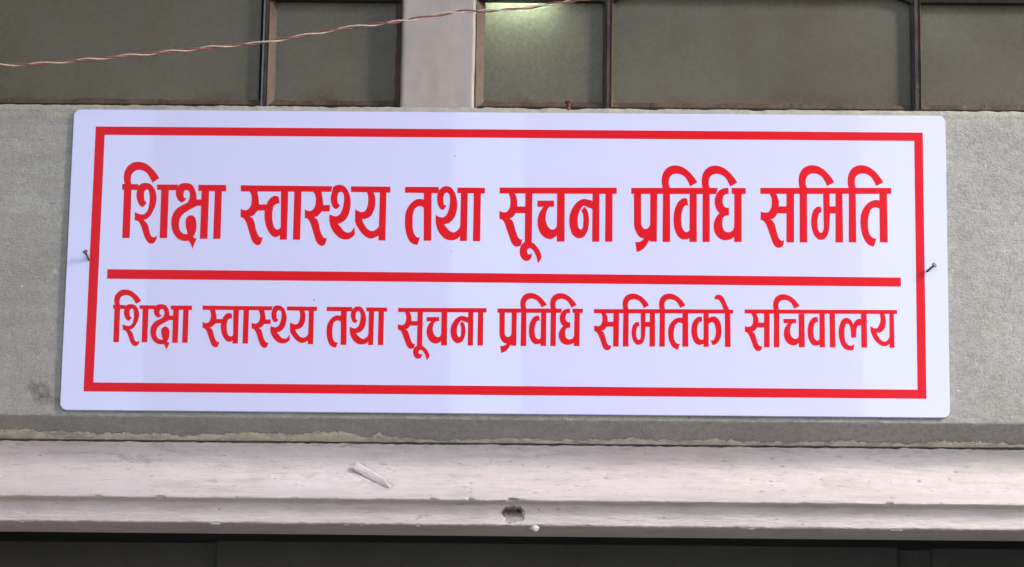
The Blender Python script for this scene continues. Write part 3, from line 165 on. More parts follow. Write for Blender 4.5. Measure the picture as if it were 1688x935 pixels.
'-40685,-5073 -39401,-5087 -39479,-5532 -40664,-5510|-37945,-5099 -36287,-5095 -36408,-5525 -37928,-5497|-34694,-5099 -32489,-5090 -32471,-5574 -34676,-5551|-40499,-5017 -40527,-4937 -40550,-4856 -40567,-4775 -40578,-4697 -40584,-4619 -40585,-4540 -40582,-4462 -40575,-4382 -40564,-4302 -40549,-4223 -40528,-4145 -40502,-4070 -40463,-3984 -40415,-3900 -40361,-3820 -40300,-3745 -40233,-3677 -40170,-3623 -40102,-3572 -40029,-3526 -39953,-3487 -39875,-3455 -39798,-3432 -39717,-3415 -39634,-3404 -39551,-3398 -39468,-3397 -39360,-3403 -39250,-3418 -39140,-3441 -39033,-3472 -38931,-3511 -38832,-3559 -38736,-3616 -38643,-3681 -38554,-3750 -38467,-3821 -38385,-3892 -38305,-3968 -38228,-4046 -38154,-4127 -38082,-4209 -38018,-4288 -37956,-4368 -37897,-4451 -37841,-4535 -37786,-4621 -38294,-4969 -38337,-4896 -38380,-4824 -38425,-4752 -38470,-4681 -38526,-4591 -38581,-4500 -38638,-4410 -38702,-4327 -38776,-4253 -38836,-4206 -38900,-4162 -38969,-4122 -39039,-4088 -39111,-4060 -39192,-4036 -39275,-4017 -39359,-4007 -39441,-4008 -39526,-4022 -39610,-4048 -39691,-4084 -39763,-4128 -39826,-4180 -39884,-4241 -39933,-4308 -39972,-4380 -39998,-4453 -40013,-4532 -40020,-4613 -40023,-4693 -40022,-4778 -40015,-4864 -40001,-4950 -39981,-5036 -39955,-5122 -39931,-5473 -39903,-9129 -40497,-9134 -40527,-5478 -40478,-5477|-39411,-5212 -39354,-5161 -39294,-5116 -39229,-5078 -39162,-5046 -39091,-5020 -39016,-5001 -38941,-4987 -38866,-4981 -38791,-4982 -38714,-4988 -38638,-5001 -38564,-5022 -38495,-5049 -38422,-5091 -38354,-5146 -38290,-5208 -38232,-5275 -38180,-5343 -38133,-5415 -38092,-5491 -38057,-5570 -38026,-5651 -38000,-5732 -37977,-5816 -37958,-5901 -37945,-5988 -37936,-6075 -37932,-6160 -37934,-6255 -37942,-6349 -37955,-6443 -37973,-6536 -37993,-6628 -38018,-6725 -38048,-6820 -38082,-6914 -38119,-7006 -38160,-7097 -38204,-7188 -38251,-7280 -38302,-7369 -38360,-7453 -38427,-7527 -38500,-7590 -38581,-7647 -38668,-7698 -38763,-7742 -38864,-7779 -38792,-7830 -38726,-7885 -38666,-7944 -38613,-8006 -38566,-8072 -38527,-8143 -38497,-8220 -38473,-8299 -38450,-8380 -38426,-8459 -38404,-8537 -38384,-8616 -38362,-8694 -38331,-8768 -38293,-8847 -38248,-8928 -38196,-8997 -38132,-9038 -38055,-9049 -37969,-9039 -37889,-9013 -37831,-8980 -37779,-8935 -37778,-9013 -37785,-9088 -37800,-9160 -37823,-9230 -37850,-9294 -37884,-9358 -37925,-9416 -37975,-9463 -38070,-9516 -38175,-9542 -38265,-9532 -38357,-9497 -38440,-9451 -38498,-9406 -38550,-9350 -38596,-9288 -38639,-9223 -38680,-9159 -38746,-9043 -38798,-8920 -38844,-8793 -38888,-8666 -38936,-8540 -38973,-8446 -39007,-8349 -39042,-8254 -39084,-8162 -39136,-8076 -39182,-8010 -39231,-7945 -39287,-7887 -39350,-7845 -39417,-7821 -39491,-7808 -39572,-7807 -39601,-7162 -39526,-7207 -39449,-7246 -39371,-7278 -39291,-7303 -39210,-7323 -39128,-7338 -39043,-7349 -38960,-7350 -38884,-7336 -38816,-7303 -38754,-7255 -38697,-7198 -38648,-7139 -38598,-7058 -38564,-6967 -38540,-6869 -38522,-6769 -38505,-6671 -38491,-6571 -38481,-6470 -38477,-6368 -38476,-6266 -38479,-6165 -38482,-6078 -38486,-5991 -38494,-5905 -38508,-5819 -38530,-5736 -38555,-5647 -38585,-5560 -38639,-5503 -38708,-5485 -38778,-5488 -38846,-5542 -38895,-5622 -38919,-5685 -38929,-5754 -38930,-5827 -38925,-5901 -38920,-5973 -38916,-6045 -38910,-6120 -38900,-6193 -38880,-6262 -38847,-6323 -38784,-6394 -38703,-6455 -38736,-6535 -38779,-6609 -38832,-6674 -38887,-6732 -38949,-6784 -39013,-6807 -39081,-6789 -39151,-6744 -39214,-6692 -39267,-6638 -39312,-6575 -39351,-6507 -39385,-6437 -39417,-6366 -39447,-6292 -39474,-6214 -39496,-6136 -39513,-6057 -39524,-5977 -39529,-5900 -39528,-5821 -39523,-5743 -39513,-5665 -39498,-5587 -39478,-5509 -39459,-5431 -39443,-5358 -39427,-5285|-37595,-5456 -36991,-5451 -36973,-9107 -37559,-9111|-36284,-5173 -36218,-5123 -36149,-5080 -36078,-5044 -36004,-5015 -35927,-4993 -35846,-4978 -35763,-4970 -35680,-4968 -35598,-4973 -35521,-4981 -35442,-4993 -35365,-5012 -35292,-5037 -35226,-5071 -35162,-5121 -35106,-5183 -35055,-5252 -35009,-5325 -34968,-5397 -34931,-5471 -34900,-5548 -34873,-5627 -34850,-5707 -34829,-5786 -34811,-5868 -34796,-5950 -34785,-6032 -34777,-6115 -34772,-6199 -34364,-6196 -34345,-6679 -34752,-6682 -34825,-6721 -34896,-6760 -34968,-6800 -35040,-6839 -35111,-6879 -35209,-6932 -35307,-6984 -35404,-7038 -35499,-7094 -35589,-7155 -35657,-7205 -35726,-7256 -35791,-7310 -35852,-7367 -35904,-7430 -35949,-7500 -35988,-7576 -36021,-7656 -36047,-7738 -36067,-7820 -36081,-7903 -36089,-7989 -36091,-8076 -36086,-8162 -36073,-8247 -36058,-8320 -36037,-8393 -36012,-8466 -35979,-8534 -35937,-8595 -35876,-8661 -35804,-8720 -35726,-8764 -35660,-8787 -35591,-8801 -35517,-8805 -35440,-8800 -35359,-8784 -35392,-8716 -35422,-8647 -35449,-8578 -35474,-8507 -35496,-8436 -35516,-8360 -35534,-8283 -35549,-8205 -35561,-8127 -35569,-8049 -35575,-7970 -35581,-7889 -35582,-7809 -35574,-7732 -35552,-7660 -35520,-7598 -35479,-7537 -35430,-7483 -35374,-7441 -35298,-7408 -35214,-7387 -35131,-7385 -35042,-7409 -34955,-7457 -34882,-7515 -34839,-7570 -34807,-7635 -34783,-7705 -34763,-7778 -34746,-7848 -34726,-7947 -34714,-8048 -34710,-8150 -34711,-8252 -34717,-8353 -34725,-8432 -34734,-8511 -34748,-8590 -34766,-8667 -34791,-8741 -34821,-8812 -34857,-8881 -34897,-8949 -34943,-9014 -34660,-9167 -34694,-9244 -34727,-9321 -34760,-9399 -34792,-9477 -34823,-9555 -34850,-9625 -34877,-9694 -34904,-9764 -34930,-9834 -34955,-9905 -34984,-9825 -35015,-9746 -35049,-9669 -35086,-9593 -35126,-9519 -35171,-9440 -35221,-9363 -35273,-9288 -35352,-9304 -35431,-9315 -35509,-9320 -35586,-9320 -35663,-9314 -35748,-9300 -35834,-9279 -35918,-9251 -35999,-9217 -36075,-9178 -36165,-9118 -36248,-9046 -36325,-8966 -36395,-8880 -36458,-8793 -36513,-8700 -36559,-8601 -36599,-8499 -36631,-8394 -36658,-8290 -36680,-8183 -36694,-8074 -36703,-7964 -36704,-7855 -36697,-7747 -36685,-7643 -36666,-7538 -36640,-7435 -36606,-7335 -36564,-7240 -36521,-7164 -36471,-7090 -36416,-7018 -36357,-6951 -36293,-6888 -36215,-6824 -36129,-6768 -36038,-6715 -35946,-6665 -35856,-6612 -35773,-6568 -35684,-6528 -35598,-6486 -35520,-6437 -35458,-6376 -35420,-6314 -35389,-6246 -35365,-6174 -35347,-6102 -35333,-6025 -35324,-5946 -35324,-5867 -35335,-5790 -35360,-5705 -35396,-5621 -35451,-5557 -35531,-5513 -35617,-5496 -35705,-5532 -35776,-5598 -35810,-5668 -35823,-5751 -35823,-5833 -35813,-5932 -35786,-6030 -35731,-6089 -35670,-6099 -35593,-6088 -35613,-6168 -35646,-6238 -35690,-6300 -35770,-6373 -35864,-6418 -35946,-6418 -36033,-6394 -36112,-6357 -36177,-6310 -36234,-6249 -36283,-6180 -36326,-6109 -36359,-6044 -36385,-5975 -36406,-5903 -36421,-5831 -36431,-5759 -36435,-5689 -36433,-5618 -36426,-5546 -36414,-5476 -36396,-5408 -36367,-5327 -36330,-5249|-34416,-5518 -33820,-5514 -33815,-9137 -34401,-9141|-33371,-5510 -32816,-5506 -32790,-9129 -33368,-9134',
'-31387,-5082 -24136,-5098 -24190,-5527 -31369,-5542|-30060,-5507 -30046,-5570 -30031,-5634 -30018,-5698 -30004,-5762 -29990,-5826 -29977,-5889 -29963,-5953 -29951,-6017 -29939,-6081 -29927,-6151 -29916,-6221 -29906,-6291 -29898,-6361 -29893,-6431 -29890,-6495 -29888,-6560 -29888,-6624 -29892,-6688 -29902,-6750 -29917,-6814 -29938,-6877 -29963,-6938 -29993,-6999 -30033,-7057 -30076,-7112 -30120,-7166 -30165,-7218 -30211,-7271 -30260,-7319 -30314,-7358 -30376,-7391 -30443,-7415 -30514,-7433 -30591,-7443 -30524,-7470 -30463,-7503 -30408,-7540 -30359,-7582 -30312,-7640 -30275,-7708 -30245,-7781 -30219,-7857 -30193,-7930 -30165,-8018 -30143,-8107 -30124,-8197 -30103,-8287 -30077,-8374 -30048,-8460 -30017,-8545 -29983,-8629 -29943,-8710 -29895,-8786 -29860,-8839 -29822,-8895 -29782,-8948 -29737,-8987 -29688,-9007 -29633,-9005 -29573,-8988 -29509,-8954 -29516,-9017 -29525,-9078 -29536,-9139 -29549,-9200 -29565,-9260 -29582,-9314 -29601,-9368 -29622,-9422 -29644,-9474 -29669,-9527 -29734,-9561 -29800,-9583 -29867,-9592 -29927,-9587 -29988,-9570 -30047,-9546 -30102,-9517 -30157,-9479 -30207,-9432 -30253,-9381 -30296,-9329 -30348,-9248 -30390,-9161 -30425,-9070 -30458,-8977 -30492,-8886 -30540,-8760 -30583,-8633 -30626,-8506 -30669,-8379 -30715,-8252 -30748,-8162 -30779,-8070 -30813,-7980 -30851,-7892 -30898,-7808 -30933,-7752 -30970,-7694 -31010,-7640 -31056,-7592 -31108,-7555 -31169,-7530 -31236,-7513 -31310,-7506 -31334,-6844 -31275,-6885 -31214,-6919 -31153,-6944 -31092,-6960 -31029,-6969 -30962,-6969 -30892,-6960 -30824,-6942 -30764,-6916 -30717,-6883 -30674,-6841 -30635,-6793 -30601,-6742 -30572,-6691 -30538,-6615 -30516,-6534 -30501,-6448 -30492,-6362 -30487,-6276 -30484,-6200 -30484,-6123 -30489,-6045 -30499,-5969 -30514,-5893 -30531,-5827 -30550,-5760 -30575,-5696 -30610,-5639 -30650,-5592 -30696,-5550 -30749,-5512|-30077,-6528 -29195,-6509 -29246,-6981 -30126,-7000|-29288,-6535 -29266,-6454 -29238,-6378 -29205,-6305 -29165,-6236 -29120,-6170 -29077,-6115 -29029,-6062 -28977,-6012 -28921,-5968 -28861,-5932 -28799,-5904 -28733,-5880 -28664,-5864 -28597,-5860 -28534,-5867 -28472,-5882 -28409,-5907 -28347,-5941 -28256,-6451 -28320,-6443 -28383,-6444 -28443,-6452 -28506,-6472 -28568,-6502 -28624,-6539 -28672,-6581 -28716,-6644 -28746,-6718 -28765,-6800 -28779,-6884 -28792,-6965 -28807,-7065 -28814,-7167 -28816,-7270 -28813,-7372 -28808,-7474 -28800,-7577 -28789,-7680 -28773,-7783 -28752,-7884 -28723,-7983 -28702,-8050 -28681,-8119 -28655,-8186 -28623,-8248 -28579,-8300 -28528,-8342 -28469,-8379 -28409,-8400 -28342,-8398 -28272,-8378 -28211,-8348 -28153,-8302 -28107,-8242 -28070,-8169 -28047,-8842 -28174,-8843 -28220,-8887 -28269,-8924 -28323,-8952 -28387,-8973 -28455,-8984 -28522,-8985 -28593,-8972 -28663,-8946 -28730,-8911 -28793,-8873 -28858,-8822 -28918,-8762 -28972,-8696 -29022,-8627 -29070,-8557 -29123,-8474 -29170,-8387 -29213,-8297 -29251,-8206 -29286,-8114 -29318,-8015 -29346,-7914 -29369,-7812 -29388,-7709 -29404,-7606 -29415,-7518 -29425,-7428 -29431,-7339 -29434,-7250 -29433,-7161 -29430,-7084 -29425,-7006 -29417,-6929 -29404,-6853 -29386,-6778 -29367,-6716 -29344,-6655 -29318,-6595|-28188,-5493 -27606,-5501 -27596,-9162 -28163,-9166 -28117,-8169|-27125,-5498 -26557,-5493 -26551,-9160 -27117,-9165|-24972,-5526 -24958,-5590 -24944,-5654 -24930,-5717 -24917,-5781 -24904,-5845 -24890,-5909 -24877,-5972 -24865,-6036 -24854,-6100 -24842,-6170 -24831,-6240 -24822,-6310 -24814,-6380 -24809,-6450 -24807,-6514 -24805,-6579 -24805,-6643 -24810,-6707 -24820,-6769 -24836,-6833 -24856,-6896 -24882,-6957 -24912,-7018 -24953,-7076 -24995,-7131 -25040,-7185 -25085,-7237 -25131,-7290 -25180,-7337 -25234,-7377 -25296,-7409 -25363,-7434 -25435,-7452 -25512,-7462 -25445,-7489 -25384,-7521 -25329,-7558 -25281,-7600 -25233,-7659 -25197,-7726 -25168,-7800 -25142,-7875 -25116,-7949 -25089,-8036 -25068,-8126 -25049,-8216 -25028,-8305 -25003,-8393 -24974,-8478 -24943,-8563 -24910,-8648 -24870,-8728 -24823,-8804 -24788,-8857 -24751,-8914 -24710,-8966 -24666,-9006 -24617,-9025 -24562,-9023 -24502,-9006 -24438,-8973 -24445,-9035 -24454,-9097 -24466,-9158 -24479,-9218 -24496,-9278 -24513,-9332 -24532,-9386 -24553,-9440 -24576,-9492 -24601,-9545 -24666,-9580 -24732,-9601 -24798,-9610 -24858,-9605 -24919,-9588 -24979,-9564 -25034,-9535 -25088,-9497 -25138,-9450 -25184,-9399 -25226,-9347 -25278,-9266 -25320,-9179 -25354,-9088 -25386,-8995 -25420,-8904 -25467,-8779 -25510,-8652 -25552,-8524 -25594,-8397 -25640,-8271 -25672,-8180 -25703,-8089 -25736,-7998 -25774,-7911 -25820,-7827 -25855,-7771 -25892,-7713 -25932,-7658 -25977,-7611 -26029,-7574 -26090,-7549 -26157,-7532 -26230,-7525 -26252,-6863 -26192,-6904 -26132,-6938 -26071,-6963 -26010,-6979 -25947,-6988 -25880,-6988 -25810,-6979 -25742,-6961 -25682,-6935 -25635,-6902 -25591,-6860 -25553,-6812 -25519,-6761 -25489,-6710 -25455,-6634 -25432,-6553 -25417,-6467 -25408,-6381 -25402,-6295 -25399,-6219 -25399,-6142 -25403,-6065 -25412,-5988 -25427,-5913 -25443,-5846 -25463,-5780 -25488,-5716 -25522,-5658 -25561,-5612 -25607,-5570 -25660,-5531|-24961,-6528 -24273,-6523 -24272,-7007 -25012,-7025|-24079,-5207 -24025,-5151 -23966,-5104 -23903,-5065 -23842,-5036 -23777,-5014 -23708,-4999 -23639,-4989 -23571,-4985 -23503,-4988 -23433,-4997 -23364,-5012 -23297,-5033 -23235,-5060 -23162,-5103 -23095,-5159 -23034,-5222 -22977,-5289 -22925,-5358 -22876,-5434 -22833,-5515 -22796,-5599 -22763,-5685 -22733,-5771 -22702,-5871 -22676,-5972 -22656,-6075 -22641,-6178 -22631,-6281 -22628,-6396 -22633,-6511 -22644,-6627 -22661,-6742 -22681,-6855 -22702,-6960 -22725,-7066 -22753,-7170 -22788,-7270 -22833,-7366 -22884,-7451 -22942,-7535 -23007,-7615 -23078,-7687 -23156,-7750 -23236,-7801 -23322,-7845 -23415,-7881 -23513,-7910 -23617,-7931 -23567,-7977 -23519,-8023 -23470,-8069 -23423,-8117 -23377,-8165 -23322,-8229 -23271,-8298 -23220,-8366 -23164,-8428 -23101,-8480 -23038,-8518 -22971,-8552 -22901,-8579 -22831,-8592 -22763,-8593 -22693,-8585 -22626,-8567 -22566,-8539 -22519,-8502 -22479,-8453 -22442,-8400 -22405,-8348 -22367,-8298 -22329,-8247 -22293,-8195 -22258,-8143 -22241,-8727 -22278,-8778 -22319,-8826 -22361,-8871 -22406,-8913 -22454,-8951 -22502,-8986 -22553,-9019 -22606,-9048 -22661,-9073 -22717,-9093 -22774,-9106 -22834,-9114 -22895,-9117 -22956,-9117 -23016,-9114 -23091,-9106 -23167,-9092 -23242,-9073 -23315,-9050 -23385,-9022 -23475,-8974 -23562,-8917 -23643,-8851 -23721,-8780 -23794,-8708 -23857,-8638 -23916,-8565 -23972,-8488 -24024,-8409 -24072,-8329 -24111,-8256 -24148,-8181 -24182,-8104 -24211,-8027 -24236,-7949 -24270,-7808 -24291,-7664 -24298,-7518 -24291,-7369 -24272,-7217 -24213,-7251 -24154,-7281 -24093,-7306 -24031,-7326 -23968,-7342 -23901,-7356 -23832,-7365 -23765,-7368 -23701,-7359 -23638,-7336 -23578,-7300 -23522,-7257 -23472,-7211 -23418,-7147 -23376,-7072 -23341,-6992 -23311,-6909 -23283,-6828 -23253,-6735 -23229,-6640 -23210,-6543 -23195,-6446 -23183,-6349 -23174,-6260 -23166,-6170 -23162,-6080 -23165,-5990 -23176,-5902 -23187,-5842 -23198,-5780 -23214,-5719 -23238,-5663 -23272,-5616 -23341,-5556 -23421,-5521 -23508,-5533 -23587,-5573 -23625,-5619 -23650,-5679 -23666,-5746 -23680,-5810 -23693,-5879 -23699,-5949 -23700,-6020 -23697,-6091 -23690,-6161 -23683,-6229 -23676,-6298 -23660,-6362 -23629,-6416 -23587,-6454 -23535,-6486 -23472,-6510 -23490,-6573 -23515,-6629 -23547,-6679 -23586,-6722 -23635,-6761 -23691,-6794 -23750,-6812 -23811,-6810 -23875,-6794 -23932,-6769 -23980,-6733 -24020,-6685 -24054,-6630 -24085,-6572 -24113,-6515 -24149,-6437 -24177,-6355 -24200,-6271 -24216,-6186 -24226,-6102 -24229,-6032 -24228,-5961 -24223,-5890 -24214,-5820 -24203,-5750 -24190,-5692 -24174,-5635 -24157,-5578 -24140,-5520 -24125,-5462 -24111,-5399 -24099,-5335 -24089,-5271|-22645,-5100 -19525,-5096 -19513,-5556 -22633,-5528|-21385,-5493 -21356,-5558 -21331,-5624 -21309,-5690 -21290,-5757 -21275,-5824 -21263,-5900 -21254,-5976 -21250,-6053 -21249,-6130 -21251,-6207 -21256,-6284 -21263,-6362 -21274,-6439 -21288,-6515 -21308,-6590 -21327,-6658 -21347,-6727 -21372,-6795 -21404,-6856 -21445,-6909 -21495,-6952 -21552,-6990 -21613,-7020 -21675,-7038 -21734,-7042 -21795,-7034 -21857,-7018 -21918,-6998 -21977,-6977 -22037,-6953 -22096,-6926 -22152,-6894 -22208,-6859 -22262,-6820 -22257,-7679 -22244,-7745 -22227,-7809 -22207,-7872 -22184,-7933 -22145,-8013 -22099,-8091 -22048,-8166 -21994,-8239 -21940,-8312 -21876,-8399 -21812,-8485 -21744,-8569 -21672,-8649 -21595,-8723 -21527,-8781 -21456,-8838 -21381,-8891 -21303,-8937 -21222,-8973 -21164,-8994 -21104,-9012 -21042,-9025 -20981,-9034 -20921,-9035 -20860,-9026 -20800,-9010 -20740,-8988 -20681,-8963 -20624,-8937 -20568,-8911 -20513,-8884 -20460,-8853 -20407,-8821 -20194,-8820 -20320,-7855 -20325,-7926 -20337,-7994 -20355,-8057 -20380,-8117 -20411,-8174 -20451,-8228 -20497,-8279 -20550,-8326 -20606,-8366 -20667,-8401 -20733,-8431 -20801,-8453 -20870,-8463 -20931,-8460 -20994,-8447 -21056,-8426 -21117,-8400 -21172,-8370 -21227,-8330 -21278,-8282 -21324,-8229 -21369,-8173 -21412,-8118 -21459,-8058 -21505,-7997 -21549,-7934 -21588,-7869 -21621,-7802 -21644,-7743 -21664,-7684 -21681,-7623 -21694,-7560 -21624,-7565 -21556,-7564 -21490,-7558 -21425,-7548 -21362,-7533 -21290,-7509 -21220,-7478 -21152,-7441 -21090,-7398 -21033,-7352 -20975,-7287 -20925,-7213 -20883,-7133 -20845,-7051 -20810,-6968 -20777,-6882 -20748,-6794 -20723,-6704 -20704,-6613 -20689,-6521 -20680,-6446 -20675,-6369 -20673,-6292 -20675,-6215 -20679,-6139 -20686,-6068 -20695,-5997 -20707,-5927 -20723,-5857 -20742,-5788 -20762,-5730 -20785,-5672 -20811,-5614 -20839,-5558 -20870,-5502|-20349,-5498 -19828,-5507 -19812,-9166 -20365,-9157',
'-18517,-5100 -15911,-5093 -15827,-5305 -15947,-5571 -18507,-5552|-16957,-6100 -17023,-6073 -17089,-6052 -17155,-6036 -17222,-6025 -17288,-6019 -17355,-6019 -17422,-6023 -17488,-6032 -17552,-6047 -17621,-6070 -17689,-6102 -17754,-6139 -17817,-6180 -17877,-6223 -17951,-6284 -18020,-6352 -18085,-6424 -18144,-6501 -18198,-6580 -18249,-6664 -18294,-6752 -18334,-6844 -18369,-6937 -18398,-7031 -18425,-7144 -18442,-7259 -18453,-7376 -18460,-7493 -18463,-7610 -18465,-7738 -18461,-7867 -18453,-7996 -18440,-8124 -18422,-8251 -18402,-8368 -18378,-8486 -18351,-8602 -18317,-8716 -18276,-8827 -18234,-8930 -18189,-9034 -18137,-9134 -18076,-9226 -18002,-9305 -17954,-9343 -17903,-9378 -17848,-9410 -17792,-9439 -17735,-9463 -17678,-9483 -17620,-9499 -17561,-9511 -17500,-9520 -17438,-9525 -17254,-8947 -17338,-8959 -17414,-8955 -17484,-8936 -17544,-8900 -17597,-8848 -17645,-8788 -17686,-8726 -17723,-8662 -17752,-8593 -17775,-8521 -17795,-8448 -17813,-8375 -17835,-8262 -17848,-8147 -17855,-8030 -17858,-7914 -17860,-7798 -17863,-7682 -17865,-7565 -17863,-7449 -17856,-7334 -17840,-7220 -17824,-7125 -17807,-7028 -17783,-6933 -17749,-6845 -17700,-6769 -17657,-6722 -17609,-6678 -17555,-6638 -17499,-6606 -17440,-6587 -17365,-6580 -17285,-6587 -17209,-6604 -17152,-6623 -17096,-6649 -17043,-6681 -16991,-6719 -16942,-6763|-17036,-5508 -16423,-5503 -16374,-9196 -16965,-9201|-15787,-5305 -15745,-5246 -15699,-5194 -15648,-5148 -15594,-5110 -15529,-5077 -15458,-5052 -15383,-5034 -15307,-5025 -15233,-5024 -15172,-5029 -15109,-5040 -15047,-5057 -14988,-5078 -14934,-5105 -14868,-5153 -14809,-5213 -14757,-5281 -14708,-5354 -14664,-5426 -14619,-5504 -14581,-5586 -14547,-5671 -14517,-5757 -14490,-5843 -14464,-5944 -14443,-6046 -14426,-6150 -14415,-6254 -14407,-6357 -14404,-6460 -14405,-6564 -14411,-6668 -14421,-6770 -14436,-6872 -14456,-6978 -14479,-7085 -14508,-7190 -14545,-7291 -14590,-7387 -14637,-7466 -14689,-7543 -14747,-7617 -14811,-7684 -14879,-7743 -14968,-7802 -15065,-7851 -15170,-7891 -15282,-7920 -15402,-7939 -15358,-8000 -15312,-8058 -15265,-8116 -15216,-8172 -15165,-8226 -15116,-8279 -15065,-8333 -15013,-8384 -14957,-8430 -14897,-8467 -14834,-8497 -14767,-8523 -14698,-8539 -14632,-8542 -14564,-8527 -14496,-8497 -14431,-8456 -14372,-8412 -14325,-8369 -14281,-8320 -14242,-8267 -14208,-8211 -14180,-8154 -14157,-8095 -14140,-8033 -14128,-7969 -14121,-7902 -14121,-7833 -14022,-7832 -14002,-8838 -14146,-8840 -14190,-8892 -14237,-8939 -14286,-8982 -14338,-9020 -14392,-9053 -14464,-9087 -14541,-9113 -14622,-9133 -14704,-9145 -14784,-9152 -14864,-9152 -14945,-9146 -15026,-9134 -15105,-9115 -15180,-9091 -15268,-9051 -15353,-8999 -15433,-8939 -15509,-8874 -15580,-8806 -15653,-8727 -15720,-8641 -15781,-8550 -15836,-8456 -15886,-8360 -15927,-8268 -15963,-8173 -15994,-8076 -16020,-7978 -16041,-7880 -16061,-7750 -16073,-7619 -16076,-7487 -16070,-7354 -16056,-7219 -15997,-7265 -15937,-7304 -15874,-7338 -15809,-7365 -15745,-7386 -15677,-7403 -15608,-7414 -15541,-7416 -15479,-7407 -15420,-7383 -15364,-7346 -15311,-7301 -15263,-7251 -15220,-7199 -15175,-7131 -15139,-7056 -15111,-6976 -15086,-6894 -15063,-6813 -15040,-6724 -15022,-6635 -15007,-6544 -14996,-6453 -14987,-6362 -14979,-6272 -14973,-6181 -14970,-6090 -14973,-6000 -14983,-5911 -14993,-5851 -15002,-5788 -15016,-5727 -15037,-5671 -15068,-5622 -15113,-5575 -15167,-5533 -15222,-5514 -15279,-5524 -15337,-5554 -15386,-5592 -15424,-5645 -15449,-5710 -15466,-5781 -15479,-5851 -15489,-5914 -15493,-5978 -15494,-6043 -15491,-6108 -15485,-6173 -15481,-6235 -15478,-6302 -15471,-6366 -15453,-6421 -15420,-6462 -15354,-6493 -15267,-6506 -15281,-6568 -15301,-6624 -15328,-6674 -15362,-6719 -15419,-6773 -15488,-6817 -15557,-6836 -15626,-6817 -15695,-6773 -15757,-6722 -15807,-6664 -15847,-6596 -15879,-6522 -15905,-6445 -15929,-6369 -15952,-6288 -15969,-6205 -15982,-6120 -15989,-6035 -15991,-5951 -15990,-5879 -15986,-5807 -15978,-5735 -15965,-5665 -15946,-5596 -15923,-5535 -15896,-5476 -15864,-5417 -15828,-5361|-14419,-5121 -12262,-5130 -12254,-5568 -14410,-5552|-14134,-5518 -13594,-5514 -13601,-9194 -14139,-9198|-13125,-5510 -12572,-5506 -12562,-9198 -13127,-9203',
